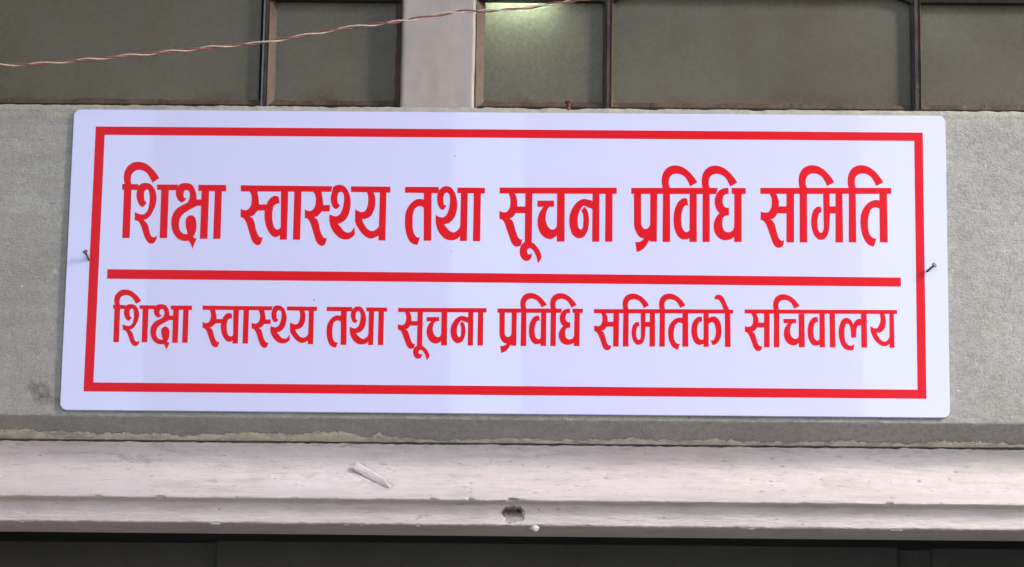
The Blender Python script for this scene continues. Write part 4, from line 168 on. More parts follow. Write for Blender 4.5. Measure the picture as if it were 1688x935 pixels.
'-11116,-5152 -1971,-5098 -1967,-5566 -11108,-5598|-9800,-6569 -9041,-6563 -9033,-7059 -9868,-7066|-9961,-5553 -9914,-5622 -9871,-5692 -9834,-5763 -9801,-5836 -9773,-5910 -9746,-6002 -9727,-6097 -9714,-6193 -9707,-6289 -9704,-6385 -9704,-6466 -9708,-6547 -9715,-6628 -9727,-6709 -9743,-6787 -9764,-6862 -9789,-6936 -9819,-7008 -9852,-7080 -9883,-7155 -9920,-7223 -9964,-7284 -10015,-7337 -10078,-7387 -10149,-7428 -10229,-7461 -10316,-7485 -10249,-7514 -10189,-7547 -10134,-7586 -10086,-7629 -10040,-7690 -10005,-7761 -9978,-7838 -9954,-7916 -9929,-7993 -9894,-8093 -9863,-8196 -9834,-8298 -9803,-8401 -9769,-8501 -9742,-8576 -9716,-8652 -9688,-8727 -9654,-8798 -9611,-8864 -9555,-8941 -9490,-9013 -9419,-9044 -9354,-9029 -9283,-8985 -9397,-9480 -9462,-9521 -9530,-9551 -9600,-9569 -9676,-9577 -9754,-9573 -9827,-9556 -9892,-9526 -9952,-9481 -10007,-9430 -10057,-9376 -10126,-9283 -10176,-9176 -10216,-9062 -10252,-8946 -10294,-8833 -10342,-8717 -10390,-8601 -10437,-8485 -10484,-8369 -10531,-8252 -10567,-8148 -10599,-8042 -10632,-7937 -10674,-7836 -10729,-7744 -10779,-7675 -10834,-7611 -10899,-7563 -10991,-7533 -11097,-7528 -11108,-6893 -11038,-6937 -10966,-6970 -10892,-6994 -10818,-7007 -10727,-7011 -10635,-7002 -10553,-6976 -10496,-6941 -10446,-6894 -10401,-6838 -10362,-6778 -10329,-6719 -10299,-6645 -10280,-6565 -10269,-6482 -10263,-6399 -10260,-6316 -10259,-6243 -10261,-6170 -10267,-6096 -10276,-6023 -10289,-5951 -10307,-5870 -10330,-5791 -10357,-5712 -10389,-5634 -10424,-5557|-9094,-5561 -8547,-5557 -8544,-9292 -9089,-9296|-9278,-9349 -9217,-9306 -9147,-9271 -9075,-9245 -9001,-9230 -8924,-9223 -8848,-9222 -8762,-9223 -8675,-9229 -8589,-9241 -8507,-9261 -8430,-9291 -8360,-9334 -8295,-9388 -8235,-9449 -8178,-9515 -8123,-9579 -8059,-9659 -7998,-9743 -7942,-9830 -7893,-9920 -7852,-10013 -7827,-10077 -7803,-10142 -7783,-10208 -7771,-10274 -7772,-10339 -7787,-10404 -7814,-10469 -7847,-10532 -7881,-10594 -7914,-10650 -7950,-10706 -7988,-10760 -8030,-10812 -8048,-10739 -8067,-10667 -8088,-10595 -8109,-10523 -8136,-10434 -8163,-10346 -8193,-10258 -8227,-10172 -8267,-10089 -8305,-10018 -8345,-9945 -8389,-9876 -8439,-9815 -8499,-9764 -8572,-9717 -8653,-9679 -8727,-9671 -8813,-9722 -8877,-9803 -8899,-9872 -8904,-9950 -8889,-10021 -8844,-10097 -8781,-10151 -8709,-10159 -8626,-10127 -8532,-10055 -8522,-10146 -8524,-10232 -8538,-10312 -8564,-10386 -8602,-10454 -8644,-10510 -8695,-10561 -8751,-10600 -8821,-10625 -8899,-10634 -8979,-10631 -9053,-10617 -9129,-10587 -9200,-10540 -9266,-10484 -9321,-10423 -9368,-10355 -9404,-10277 -9431,-10194 -9450,-10109 -9464,-10026 -9472,-9939 -9473,-9849 -9467,-9760 -9451,-9672 -9425,-9590 -9398,-9524 -9365,-9460 -9325,-9399|-8151,-6118 -6852,-6108 -6846,-6568 -8144,-6578|-7598,-6515 -7667,-6584 -7732,-6655 -7792,-6728 -7847,-6804 -7897,-6883 -7944,-6966 -7986,-7052 -8023,-7141 -8055,-7231 -8080,-7322 -8098,-7408 -8111,-7496 -8118,-7584 -8121,-7672 -8119,-7760 -8112,-7856 -8100,-7952 -8082,-8047 -8058,-8141 -8029,-8233 -7995,-8325 -7955,-8418 -7909,-8507 -7856,-8591 -7795,-8668 -7737,-8728 -7671,-8785 -7601,-8838 -7528,-8883 -7451,-8920 -7386,-8945 -7317,-8966 -7247,-8982 -7177,-8991 -7109,-8990 -7031,-8977 -6954,-8951 -6878,-8918 -6808,-8879 -6735,-8830 -6668,-8774 -6605,-8710 -6469,-8709 -6480,-7893 -6616,-7894 -6619,-7976 -6635,-8049 -6666,-8113 -6716,-8174 -6782,-8227 -6854,-8260 -6948,-8273 -7043,-8262 -7108,-8234 -7169,-8190 -7224,-8137 -7273,-8082 -7322,-8016 -7364,-7944 -7399,-7868 -7429,-7791 -7452,-7714 -7469,-7634 -7480,-7553 -7486,-7472 -7487,-7391 -7485,-7317 -7479,-7244 -7470,-7170 -7456,-7097 -7439,-7025 -7419,-6950 -7395,-6874 -7366,-6801 -7330,-6733 -7288,-6672 -7241,-6615 -7187,-6562 -7128,-6512|-6616,-5565 -6024,-5560 -5993,-9171 -6599,-9175|-3807,-6136 -3889,-6100 -3972,-6069 -4055,-6042 -4140,-6019 -4226,-6000 -4294,-5987 -4363,-5975 -4432,-5966 -4501,-5963 -4568,-5966 -4656,-5983 -4742,-6013 -4827,-6051 -4908,-6096 -4984,-6145 -5072,-6214 -5153,-6295 -5227,-6384 -5295,-6477 -5358,-6571 -5419,-6674 -5474,-6782 -5521,-6893 -5562,-7007 -5594,-7121 -5618,-7228 -5634,-7337 -5644,-7448 -5649,-7558 -5648,-7668 -5642,-7786 -5630,-7904 -5611,-8022 -5584,-8138 -5550,-8250 -5518,-8343 -5483,-8437 -5442,-8528 -5393,-8612 -5333,-8685 -5263,-8749 -5182,-8809 -5094,-8860 -5004,-8897 -4914,-8915 -4830,-8913 -4742,-8897 -4654,-8870 -4571,-8832 -4499,-8788 -4430,-8726 -4371,-8650 -4321,-8564 -4277,-8474 -4238,-8386 -4197,-8275 -4166,-8159 -4143,-8041 -4127,-7921 -4115,-7802 -4108,-7686 -4105,-7569 -4109,-7451 -4119,-7334 -4137,-7219 -4155,-7129 -4176,-7038 -4202,-6949 -4235,-6863 -4278,-6782 -4321,-6720 -4370,-6660 -4425,-6604 -4486,-6550 -4732,-6873 -4684,-6926 -4643,-6982 -4609,-7040 -4585,-7101 -4571,-7166 -4562,-7233 -4557,-7301 -4552,-7368 -4547,-7455 -4546,-7543 -4549,-7631 -4555,-7719 -4563,-7806 -4566,-7882 -4565,-7961 -4570,-8039 -4585,-8110 -4619,-8170 -4679,-8231 -4747,-8266 -4829,-8221 -4900,-8136 -4938,-8068 -4959,-7989 -4970,-7905 -4975,-7819 -4980,-7736 -4986,-7649 -4989,-7561 -4987,-7473 -4981,-7385 -4970,-7299 -4957,-7216 -4939,-7134 -4918,-7053 -4892,-6974 -4861,-6896 -4829,-6830 -4794,-6764 -4755,-6700 -4712,-6640 -4659,-6575 -4602,-6514 -4540,-6456 -4469,-6483 -4399,-6510 -4328,-6536 -4258,-6563 -4166,-6598 -4075,-6632 -3984,-6667 -3892,-6701 -3801,-6735|-3851,-5536 -3319,-5532 -3298,-9157 -3851,-9161|-2848,-5529 -2294,-5525 -2277,-9149 -2844,-9153',
'-830,-5128 5861,-5078 5725,-5547 -827,-5581|6926,-5077 8007,-5069 8007,-5522 6926,-5530|-619,-5502 -66,-5497 -51,-7679 -52,-7758 -44,-7832 -27,-7902 -2,-7967 31,-8028 82,-8100 144,-8166 216,-8205 316,-8208 416,-8180 488,-8131 550,-8061 598,-7985 628,-7915 648,-7840 655,-7759 652,-7674 772,-7673 780,-9070 557,-9072 523,-9156 484,-9237 442,-9314 395,-9389 344,-9461 289,-9531 229,-9599 166,-9663 98,-9722 27,-9773 -46,-9816 -121,-9853 -201,-9885 -284,-9911 -371,-9931 -497,-9173 -412,-9188 -331,-9192 -253,-9187 -177,-9171 -92,-9138 -12,-9092 62,-9037 125,-8975 180,-8904 79,-8897 -14,-8877 -99,-8844 -181,-8791 -252,-8720 -315,-8637 -371,-8547 -422,-8459 -460,-8386 -494,-8309 -523,-8231 -548,-8152 -568,-8072 -583,-7996 -594,-7919 -601,-7841 -604,-7763 -603,-7683|639,-5508 1176,-5504 1164,-9145 645,-9149|1624,-5406 2161,-5402 2194,-9160 1603,-9164|1607,-5133 1583,-5066 1563,-4998 1547,-4929 1533,-4860 1523,-4791 1517,-4720 1513,-4650 1513,-4579 1515,-4509 1521,-4421 1531,-4333 1546,-4246 1566,-4160 1593,-4078 1628,-3993 1669,-3908 1717,-3827 1771,-3752 1832,-3684 1894,-3631 1963,-3582 2037,-3539 2114,-3501 2192,-3470 2261,-3448 2333,-3430 2407,-3417 2480,-3409 2553,-3405 2642,-3407 2732,-3416 2822,-3432 2909,-3454 2995,-3480 3097,-3519 3197,-3568 3294,-3625 3387,-3686 3477,-3750 3565,-3820 3648,-3895 3728,-3974 3805,-4055 3879,-4139 3965,-4241 4047,-4346 4124,-4455 4197,-4568 4266,-4683 3722,-4984 3693,-4915 3663,-4847 3631,-4780 3597,-4714 3560,-4650 3512,-4566 3461,-4482 3407,-4401 3346,-4326 3278,-4261 3214,-4211 3144,-4166 3071,-4126 2994,-4093 2917,-4068 2839,-4049 2757,-4037 2674,-4031 2593,-4034 2516,-4047 2446,-4069 2375,-4099 2308,-4136 2247,-4180 2196,-4230 2149,-4298 2113,-4376 2087,-4460 2069,-4543 2061,-4621 2061,-4699 2067,-4778 2078,-4856 2092,-4925 2110,-4994 2133,-5062 2160,-5129 2161,-5441 1608,-5446|3484,-5915 3383,-5877 3284,-5862 3208,-5870 3132,-5894 3058,-5931 2988,-5975 2924,-6021 2855,-6085 2793,-6159 2739,-6242 2690,-6327 2646,-6413 2593,-6531 2552,-6654 2519,-6781 2493,-6909 2472,-7037 2457,-7161 2448,-7285 2444,-7410 2445,-7535 2451,-7660 2459,-7769 2470,-7880 2485,-7989 2505,-8097 2533,-8203 2568,-8309 2607,-8416 2653,-8520 2709,-8618 2775,-8706 2830,-8765 2889,-8824 2954,-8878 3023,-8922 3095,-8951 3171,-8965 3252,-8967 3334,-8960 3415,-8949 3501,-8930 3586,-8904 3670,-8869 3813,-8868 3811,-8115 3715,-8116 3699,-8213 3665,-8291 3612,-8350 3517,-8399 3413,-8413 3340,-8387 3271,-8335 3213,-8275 3167,-8210 3134,-8135 3111,-8053 3093,-7970 3075,-7888 3058,-7796 3046,-7703 3038,-7610 3034,-7515 3034,-7422 3035,-7320 3041,-7218 3050,-7116 3066,-7015 3088,-6916 3109,-6833 3132,-6749 3161,-6668 3198,-6592 3246,-6525 3300,-6467 3360,-6414 3422,-6391 3501,-6419 3582,-6499|3683,-5485 4228,-5480 4237,-9144 3671,-9148|4684,-5383 5229,-5379 5235,-9136 4676,-9140|4692,-5125 4668,-5058 4649,-4990 4632,-4922 4619,-4853 4609,-4783 4603,-4713 4600,-4642 4599,-4571 4602,-4501 4608,-4414 4619,-4326 4634,-4238 4654,-4153 4681,-4070 4716,-3985 4757,-3901 4805,-3820 4860,-3744 4921,-3677 4983,-3623 5053,-3574 5127,-3531 5204,-3494 5282,-3463 5351,-3440 5423,-3423 5496,-3410 5570,-3401 5643,-3397 5732,-3399 5822,-3409 5911,-3425 5999,-3446 6084,-3472 6186,-3512 6286,-3561 6383,-3617 6476,-3678 6565,-3743 6653,-3812 6736,-3887 6816,-3966 6892,-4048 6966,-4131 7052,-4233 7133,-4339 7210,-4448 7282,-4560 7351,-4676 6806,-4977 6778,-4907 6748,-4839 6716,-4772 6682,-4707 6646,-4642 6598,-4558 6547,-4475 6493,-4394 6433,-4319 6365,-4253 6301,-4204 6232,-4159 6158,-4119 6082,-4086 6004,-4060 5926,-4042 5845,-4029 5762,-4024 5681,-4027 5603,-4040 5533,-4061 5463,-4091 5395,-4128 5334,-4172 5283,-4222 5236,-4290 5200,-4369 5173,-4452 5155,-4536 5147,-4613 5147,-4692 5153,-4771 5164,-4848 5177,-4918 5195,-4986 5218,-5054 5244,-5121 5245,-5434 4692,-5438|6670,-5071 6590,-5069 6512,-5073 6435,-5081 6359,-5095 6286,-5113 6208,-5138 6132,-5169 6057,-5205 5988,-5248 5925,-5296 5863,-5361 5808,-5436 5761,-5518 5720,-5603 5686,-5688 5655,-5778 5632,-5871 5616,-5966 5607,-6062 5606,-6156 5612,-6235 5623,-6314 5639,-6393 5661,-6470 5687,-6545 5716,-6616 5749,-6686 5787,-6754 5831,-6817 5877,-6871 5928,-6923 5983,-6971 5924,-7030 5869,-7090 5818,-7153 5771,-7217 5727,-7284 5681,-7365 5639,-7449 5603,-7536 5574,-7624 5552,-7713 5541,-7790 5535,-7868 5534,-7946 5537,-8025 5545,-8102 5556,-8181 5571,-8261 5592,-8340 5617,-8416 5649,-8489 5692,-8567 5741,-8643 5798,-8715 5861,-8780 5929,-8836 5993,-8878 6063,-8915 6137,-8946 6212,-8971 6288,-8988 6366,-8998 6447,-9001 6528,-8997 6609,-8986 6687,-8970 6769,-8944 6850,-8909 6929,-8869 7006,-8828 7054,-8801 7102,-8773 7246,-8772 7246,-7933 7102,-8012 7082,-8095 7053,-8168 7014,-8231 6966,-8285 6907,-8330 6836,-8366 6761,-8391 6687,-8403 6615,-8401 6540,-8387 6469,-8362 6407,-8328 6357,-8282 6316,-8224 6282,-8157 6254,-8087 6231,-8019 6213,-7944 6204,-7867 6200,-7788 6202,-7709 6207,-7631 6212,-7557 6218,-7480 6230,-7406 6251,-7337 6287,-7280 6344,-7230 6413,-7190 6487,-7162 6558,-7149 6632,-7149 6710,-7160 6710,-6553 6612,-6567 6524,-6563 6446,-6539 6381,-6493 6325,-6426 6280,-6347 6246,-6268 6228,-6202 6219,-6132 6217,-6060 6221,-5988 6230,-5918 6243,-5845 6260,-5771 6287,-5702 6326,-5644 6399,-5581 6486,-5541 6582,-5535 6686,-5563|7126,-5482 7687,-5477 7684,-9117 7110,-9121',
'9150,-5104 19198,-5028 19208,-5476 9149,-5553|10438,-6470 11218,-6464 11216,-6989 10396,-6996|10321,-5482 10367,-5553 10408,-5625 10444,-5699 10476,-5775 10504,-5852 10526,-5927 10544,-6003 10558,-6081 10568,-6160 10574,-6238 10576,-6330 10573,-6424 10565,-6517 10551,-6610 10532,-6701 10513,-6776 10491,-6850 10465,-6923 10436,-6995 10408,-7080 10373,-7156 10328,-7223 10276,-7282 10219,-7329 10154,-7368 10083,-7399 10004,-7423 9917,-7439 9986,-7480 10049,-7525 10105,-7575 10155,-7630 10200,-7697 10235,-7772 10263,-7852 10288,-7934 10313,-8014 10340,-8105 10362,-8197 10382,-8291 10404,-8383 10431,-8475 10457,-8563 10483,-8655 10512,-8743 10551,-8825 10604,-8896 10659,-8952 10721,-9003 10787,-9025 10856,-9012 10930,-8970 10944,-9086 10941,-9190 10920,-9282 10881,-9363 10825,-9432 10751,-9491 10666,-9533 10574,-9547 10477,-9538 10388,-9512 10319,-9472 10257,-9416 10201,-9350 10150,-9284 10095,-9194 10053,-9096 10019,-8993 9988,-8888 9953,-8786 9905,-8656 9860,-8524 9815,-8393 9768,-8263 9716,-8134 9681,-8047 9647,-7959 9610,-7873 9568,-7790 9518,-7712 9472,-7645 9421,-7582 9360,-7536 9275,-7509 9177,-7506 9178,-6851 9252,-6887 9328,-6914 9404,-6932 9480,-6941 9576,-6942 9674,-6930 9759,-6900 9823,-6851 9877,-6783 9922,-6706 9959,-6628 9985,-6556 10003,-6479 10014,-6400 10020,-6320 10024,-6242 10027,-6148 10026,-6053 10019,-5959 10003,-5867 9978,-5778 9945,-5702 9905,-5627 9858,-5555 9803,-5486|11159,-5475 11741,-5471 11724,-9133 11144,-9138|12172,-5375 12730,-5371 12733,-9125 12153,-9130|12181,-5088 12159,-5022 12140,-4954 12124,-4886 12111,-4818 12102,-4749 12096,-4679 12093,-4609 12094,-4539 12097,-4469 12104,-4383 12114,-4295 12130,-4209 12151,-4124 12179,-4042 12214,-3958 12256,-3874 12304,-3794 12359,-3719 12420,-3652 12483,-3599 12552,-3551 12626,-3508 12703,-3471 12781,-3440 12850,-3418 12922,-3400 12995,-3387 13068,-3379 13141,-3375 13229,-3377 13319,-3387 13408,-3402 13495,-3424 13580,-3449 13681,-3489 13780,-3537 13876,-3593 13968,-3654 14057,-3718 14143,-3786 14225,-3861 14304,-3939 14380,-4020 14453,-4103 14538,-4204 14618,-4308 14693,-4416 14765,-4528 14832,-4642 14288,-4941 14260,-4872 14231,-4805 14199,-4738 14166,-4673 14131,-4609 14083,-4526 14034,-4443 13980,-4363 13921,-4289 13854,-4223 13790,-4175 13721,-4130 13648,-4090 13573,-4057 13496,-4032 13419,-4014 13337,-4002 13255,-3996 13174,-3999 13097,-4012 13027,-4033 12956,-4063 12889,-4100 12828,-4143 12777,-4193 12729,-4260 12693,-4338 12666,-4421 12647,-4504 12638,-4580 12637,-4658 12643,-4737 12653,-4814 12666,-4882 12684,-4950 12706,-5018 12732,-5084 12730,-5394 12180,-5398|15945,-5060 15923,-4993 15904,-4926 15888,-4858 15876,-4790 15867,-4721 15861,-4651 15859,-4581 15860,-4511 15863,-4441 15870,-4354 15881,-4267 15897,-4181 15919,-4096 15946,-4014 15982,-3930 16024,-3846 16073,-3766 16128,-3691 16189,-3624 16252,-3571 16321,-3523 16396,-3480 16473,-3443 16551,-3412 16620,-3390 16692,-3372 16765,-3359 16838,-3351 16910,-3347 16999,-3349 17088,-3359 17177,-3374 17264,-3396 17349,-3421 17450,-3461 17549,-3509 17644,-3565 17737,-3626 17825,-3690 17911,-3758 17993,-3833 18072,-3911 18147,-3992 18220,-4074 18304,-4176 18383,-4280 18459,-4388 18530,-4499 18597,-4614 18051,-4913 18024,-4844 17995,-4776 17964,-4710 17931,-4645 17895,-4581 17848,-4498 17799,-4415 17746,-4335 17687,-4261 17620,-4195 17557,-4146 17488,-4102 17415,-4062 17340,-4029 17263,-4004 17186,-3986 17105,-3973 17023,-3968 16942,-3971 16864,-3984 16794,-4005 16724,-4035 16656,-4072 16595,-4115 16544,-4165 16496,-4232 16459,-4310 16432,-4393 16413,-4476 16404,-4552 16403,-4630 16408,-4708 16418,-4785 16431,-4854 16448,-4922 16470,-4989 16495,-5056 16493,-5365 15943,-5370|13973,-5454 14467,-5450 14476,-6440 14483,-6687 14485,-6934 14480,-7181 14469,-7428 14451,-7674 14443,-7782 14436,-7891 14426,-7999 14412,-8107 14392,-8213 14368,-8319 14342,-8427 14309,-8532 14265,-8630 14205,-8714 14146,-8774 14078,-8830 14004,-8876 13926,-8909 13848,-8926 13766,-8932 13687,-8926 13617,-8905 13549,-8870 13485,-8824 13425,-8773 13371,-8721 13306,-8643 13253,-8554 13208,-8458 13169,-8359 13135,-8261 13103,-8150 13078,-8035 13061,-7919 13049,-7801 13043,-7685 13041,-7576 13044,-7468 13052,-7359 13065,-7251 13086,-7145 13109,-7047 13135,-6948 13167,-6852 13209,-6761 13264,-6680 13315,-6623 13373,-6567 13437,-6520 13504,-6486 13591,-6463 13684,-6457 13783,-6468 13860,-6907 13772,-6909 13700,-6932 13651,-6981 13620,-7054 13599,-7138 13579,-7218 13556,-7308 13540,-7401 13529,-7494 13523,-7588 13521,-7681 13520,-7775 13522,-7870 13529,-7964 13545,-8056 13573,-8142 13601,-8214 13634,-8288 13675,-8351 13731,-8387 13799,-8397 13866,-8386 13916,-8337 13947,-8258 13971,-8178 13988,-8112 14000,-8044 14005,-7975 14004,-7904 13997,-7831|14420,-6440 14994,-6436 14990,-6976 14417,-6965|14922,-5447 15448,-5443 15473,-9104 14893,-9109|15943,-5346 16477,-5342 16482,-9096 15910,-9101|18374,-5985 18283,-5963 18193,-5948 18104,-5941 18016,-5942 17929,-5950 17846,-5965 17764,-5989 17682,-6018 17604,-6053 17529,-6092 17438,-6150 17351,-6218 17270,-6293 17195,-6374 17127,-6458 17069,-6543 17018,-6634 16973,-6729 16934,-6825 16900,-6923 16869,-7035 16847,-7150 16831,-7267 16821,-7385 16815,-7501 16812,-7625 16816,-7749 16825,-7872 16838,-7995 16857,-8117 16879,-8243 16905,-8369 16937,-8493 16977,-8614 17025,-8731 17069,-8821 17118,-8911 17171,-8997 17231,-9078 17299,-9151 17361,-9207 17428,-9259 17500,-9304 17575,-9341 17655,-9369 17740,-9389 17828,-9401 18033,-8785 17942,-8792 17857,-8785 17780,-8764 17710,-8724 17647,-8668 17592,-8602 17544,-8535 17502,-8459 17470,-8376 17447,-8289 17428,-8200 17413,-8113 17399,-8007 17393,-7899 17393,-7791 17396,-7682 17402,-7574 17410,-7465 17419,-7356 17433,-7247 17453,-7139 17480,-7034 17503,-6952 17527,-6869 17556,-6787 17594,-6712 17643,-6647 17694,-6597 17753,-6551 17817,-6514 17883,-6491 17961,-6484 18043,-6493 18122,-6512 18187,-6536 18250,-6568 18310,-6608 18367,-6657|18285,-5421 18866,-5417 18896,-9077 18284,-9082|18112,-5040 23522,-5034 23522,-5457 18113,-5487|20460,-5425 20991,-5420 20996,-9091 20467,-9096|20300,-5865 20224,-5840 20149,-5825 20075,-5820 20003,-5825 19918,-5846 19835,-5881 19755,-5928 19682,-5980 19614,-6042 19553,-6115 19497,-6194 19447,-6278 19402,-6362 19351,-6472 19309,-6589 19275,-6709 19248,-6831 19226,-6953 19211,-7070 19201,-7188 19196,-7307 19197,-7425 19204,-7543 19217,-7662 19236,-7782 19260,-7900 19290,-8017 19326,-8131 19363,-8238 19402,-8346 19448,-8450 19502,-8548 19568,-8633 19623,-8689 19684,-8742 19750,-8790 19819,-8829 19889,-8857 19967,-8873 20048,-8879 20130,-8875 20210,-8863 20286,-8842 20361,-8814 20435,-8777 20571,-8775 20570,-8120 20473,-8121 20437,-8223 20389,-8293 20329,-8332 20230,-8330 20129,-8292 20067,-8247 20014,-8184 19968,-8113 19928,-8041 19893,-7964 19868,-7881 19849,-7795 19835,-7708 19822,-7622 19809,-7505 19802,-7386 19801,-7267 19808,-7149 19821,-7032 19835,-6936 19853,-6839 19876,-6744 19907,-6652 19948,-6568 19998,-6483 20056,-6402 20125,-6355 20218,-6354 20325,-6396|20927,-6028 20988,-5978 21050,-5935 21115,-5897 21181,-5865 21248,-5839 21327,-5816 21409,-5798 21491,-5790 21570,-5794 21655,-5817 21739,-5855 21819,-5905 21891,-5960 21964,-6035 22027,-6123 22082,-6220 22130,-6321 22173,-6421 22218,-6549 22253,-6682 22279,-6819 22297,-6957 22310,-7094 22317,-7212 22319,-7330 22316,-7449 22308,-7567 22294,-7684 22275,-7805 22250,-7926 22219,-8046 22181,-8162 22134,-8274 22090,-8366 22040,-8457 21985,-8545 21923,-8626 21854,-8697 21790,-8751 21721,-8802 21649,-8843 21573,-8867 21501,-8872 21426,-8865 21349,-8844 21212,-8349 21303,-8377 21383,-8382 21453,-8364 21504,-8322 21546,-8258 21581,-8183 21613,-8110 21649,-8015 21675,-7915 21694,-7812 21707,-7708 21716,-7605 21724,-7487 21725,-7369 21720,-7250 21709,-7132 21692,-7016 21676,-6918 21660,-6817 21638,-6719 21604,-6629 21555,-6553 21488,-6487 21410,-6429 21330,-6404 21228,-6432 21129,-6490 21057,-6540 20990,-6600 20928,-6669|22654,-5405 23217,-5400 23257,-9070 22672,-9076|23112,-5063 23044,-4912 22977,-4761 22909,-4609 22842,-4458 22774,-4306 22729,-4194 22688,-4080 22644,-3967 22594,-3858 22533,-3759 22480,-3688 22422,-3619 22360,-3557 22291,-3507 22225,-3473 22152,-3446 22076,-3427 22001,-3419 21929,-3426 21842,-3452 21757,-3497 21688,-3555 21646,-3612 21616,-3679 21597,-3755 21589,-3841 21592,-3936 21665,-3928 21738,-3927 21809,-3934 21893,-3951 21976,-3977 22050,-4017 22112,-4075 22163,-4149 22208,-4230 22252,-4311 22324,-4451 22386,-4597 22438,-4748 22479,-4906 22509,-5069',
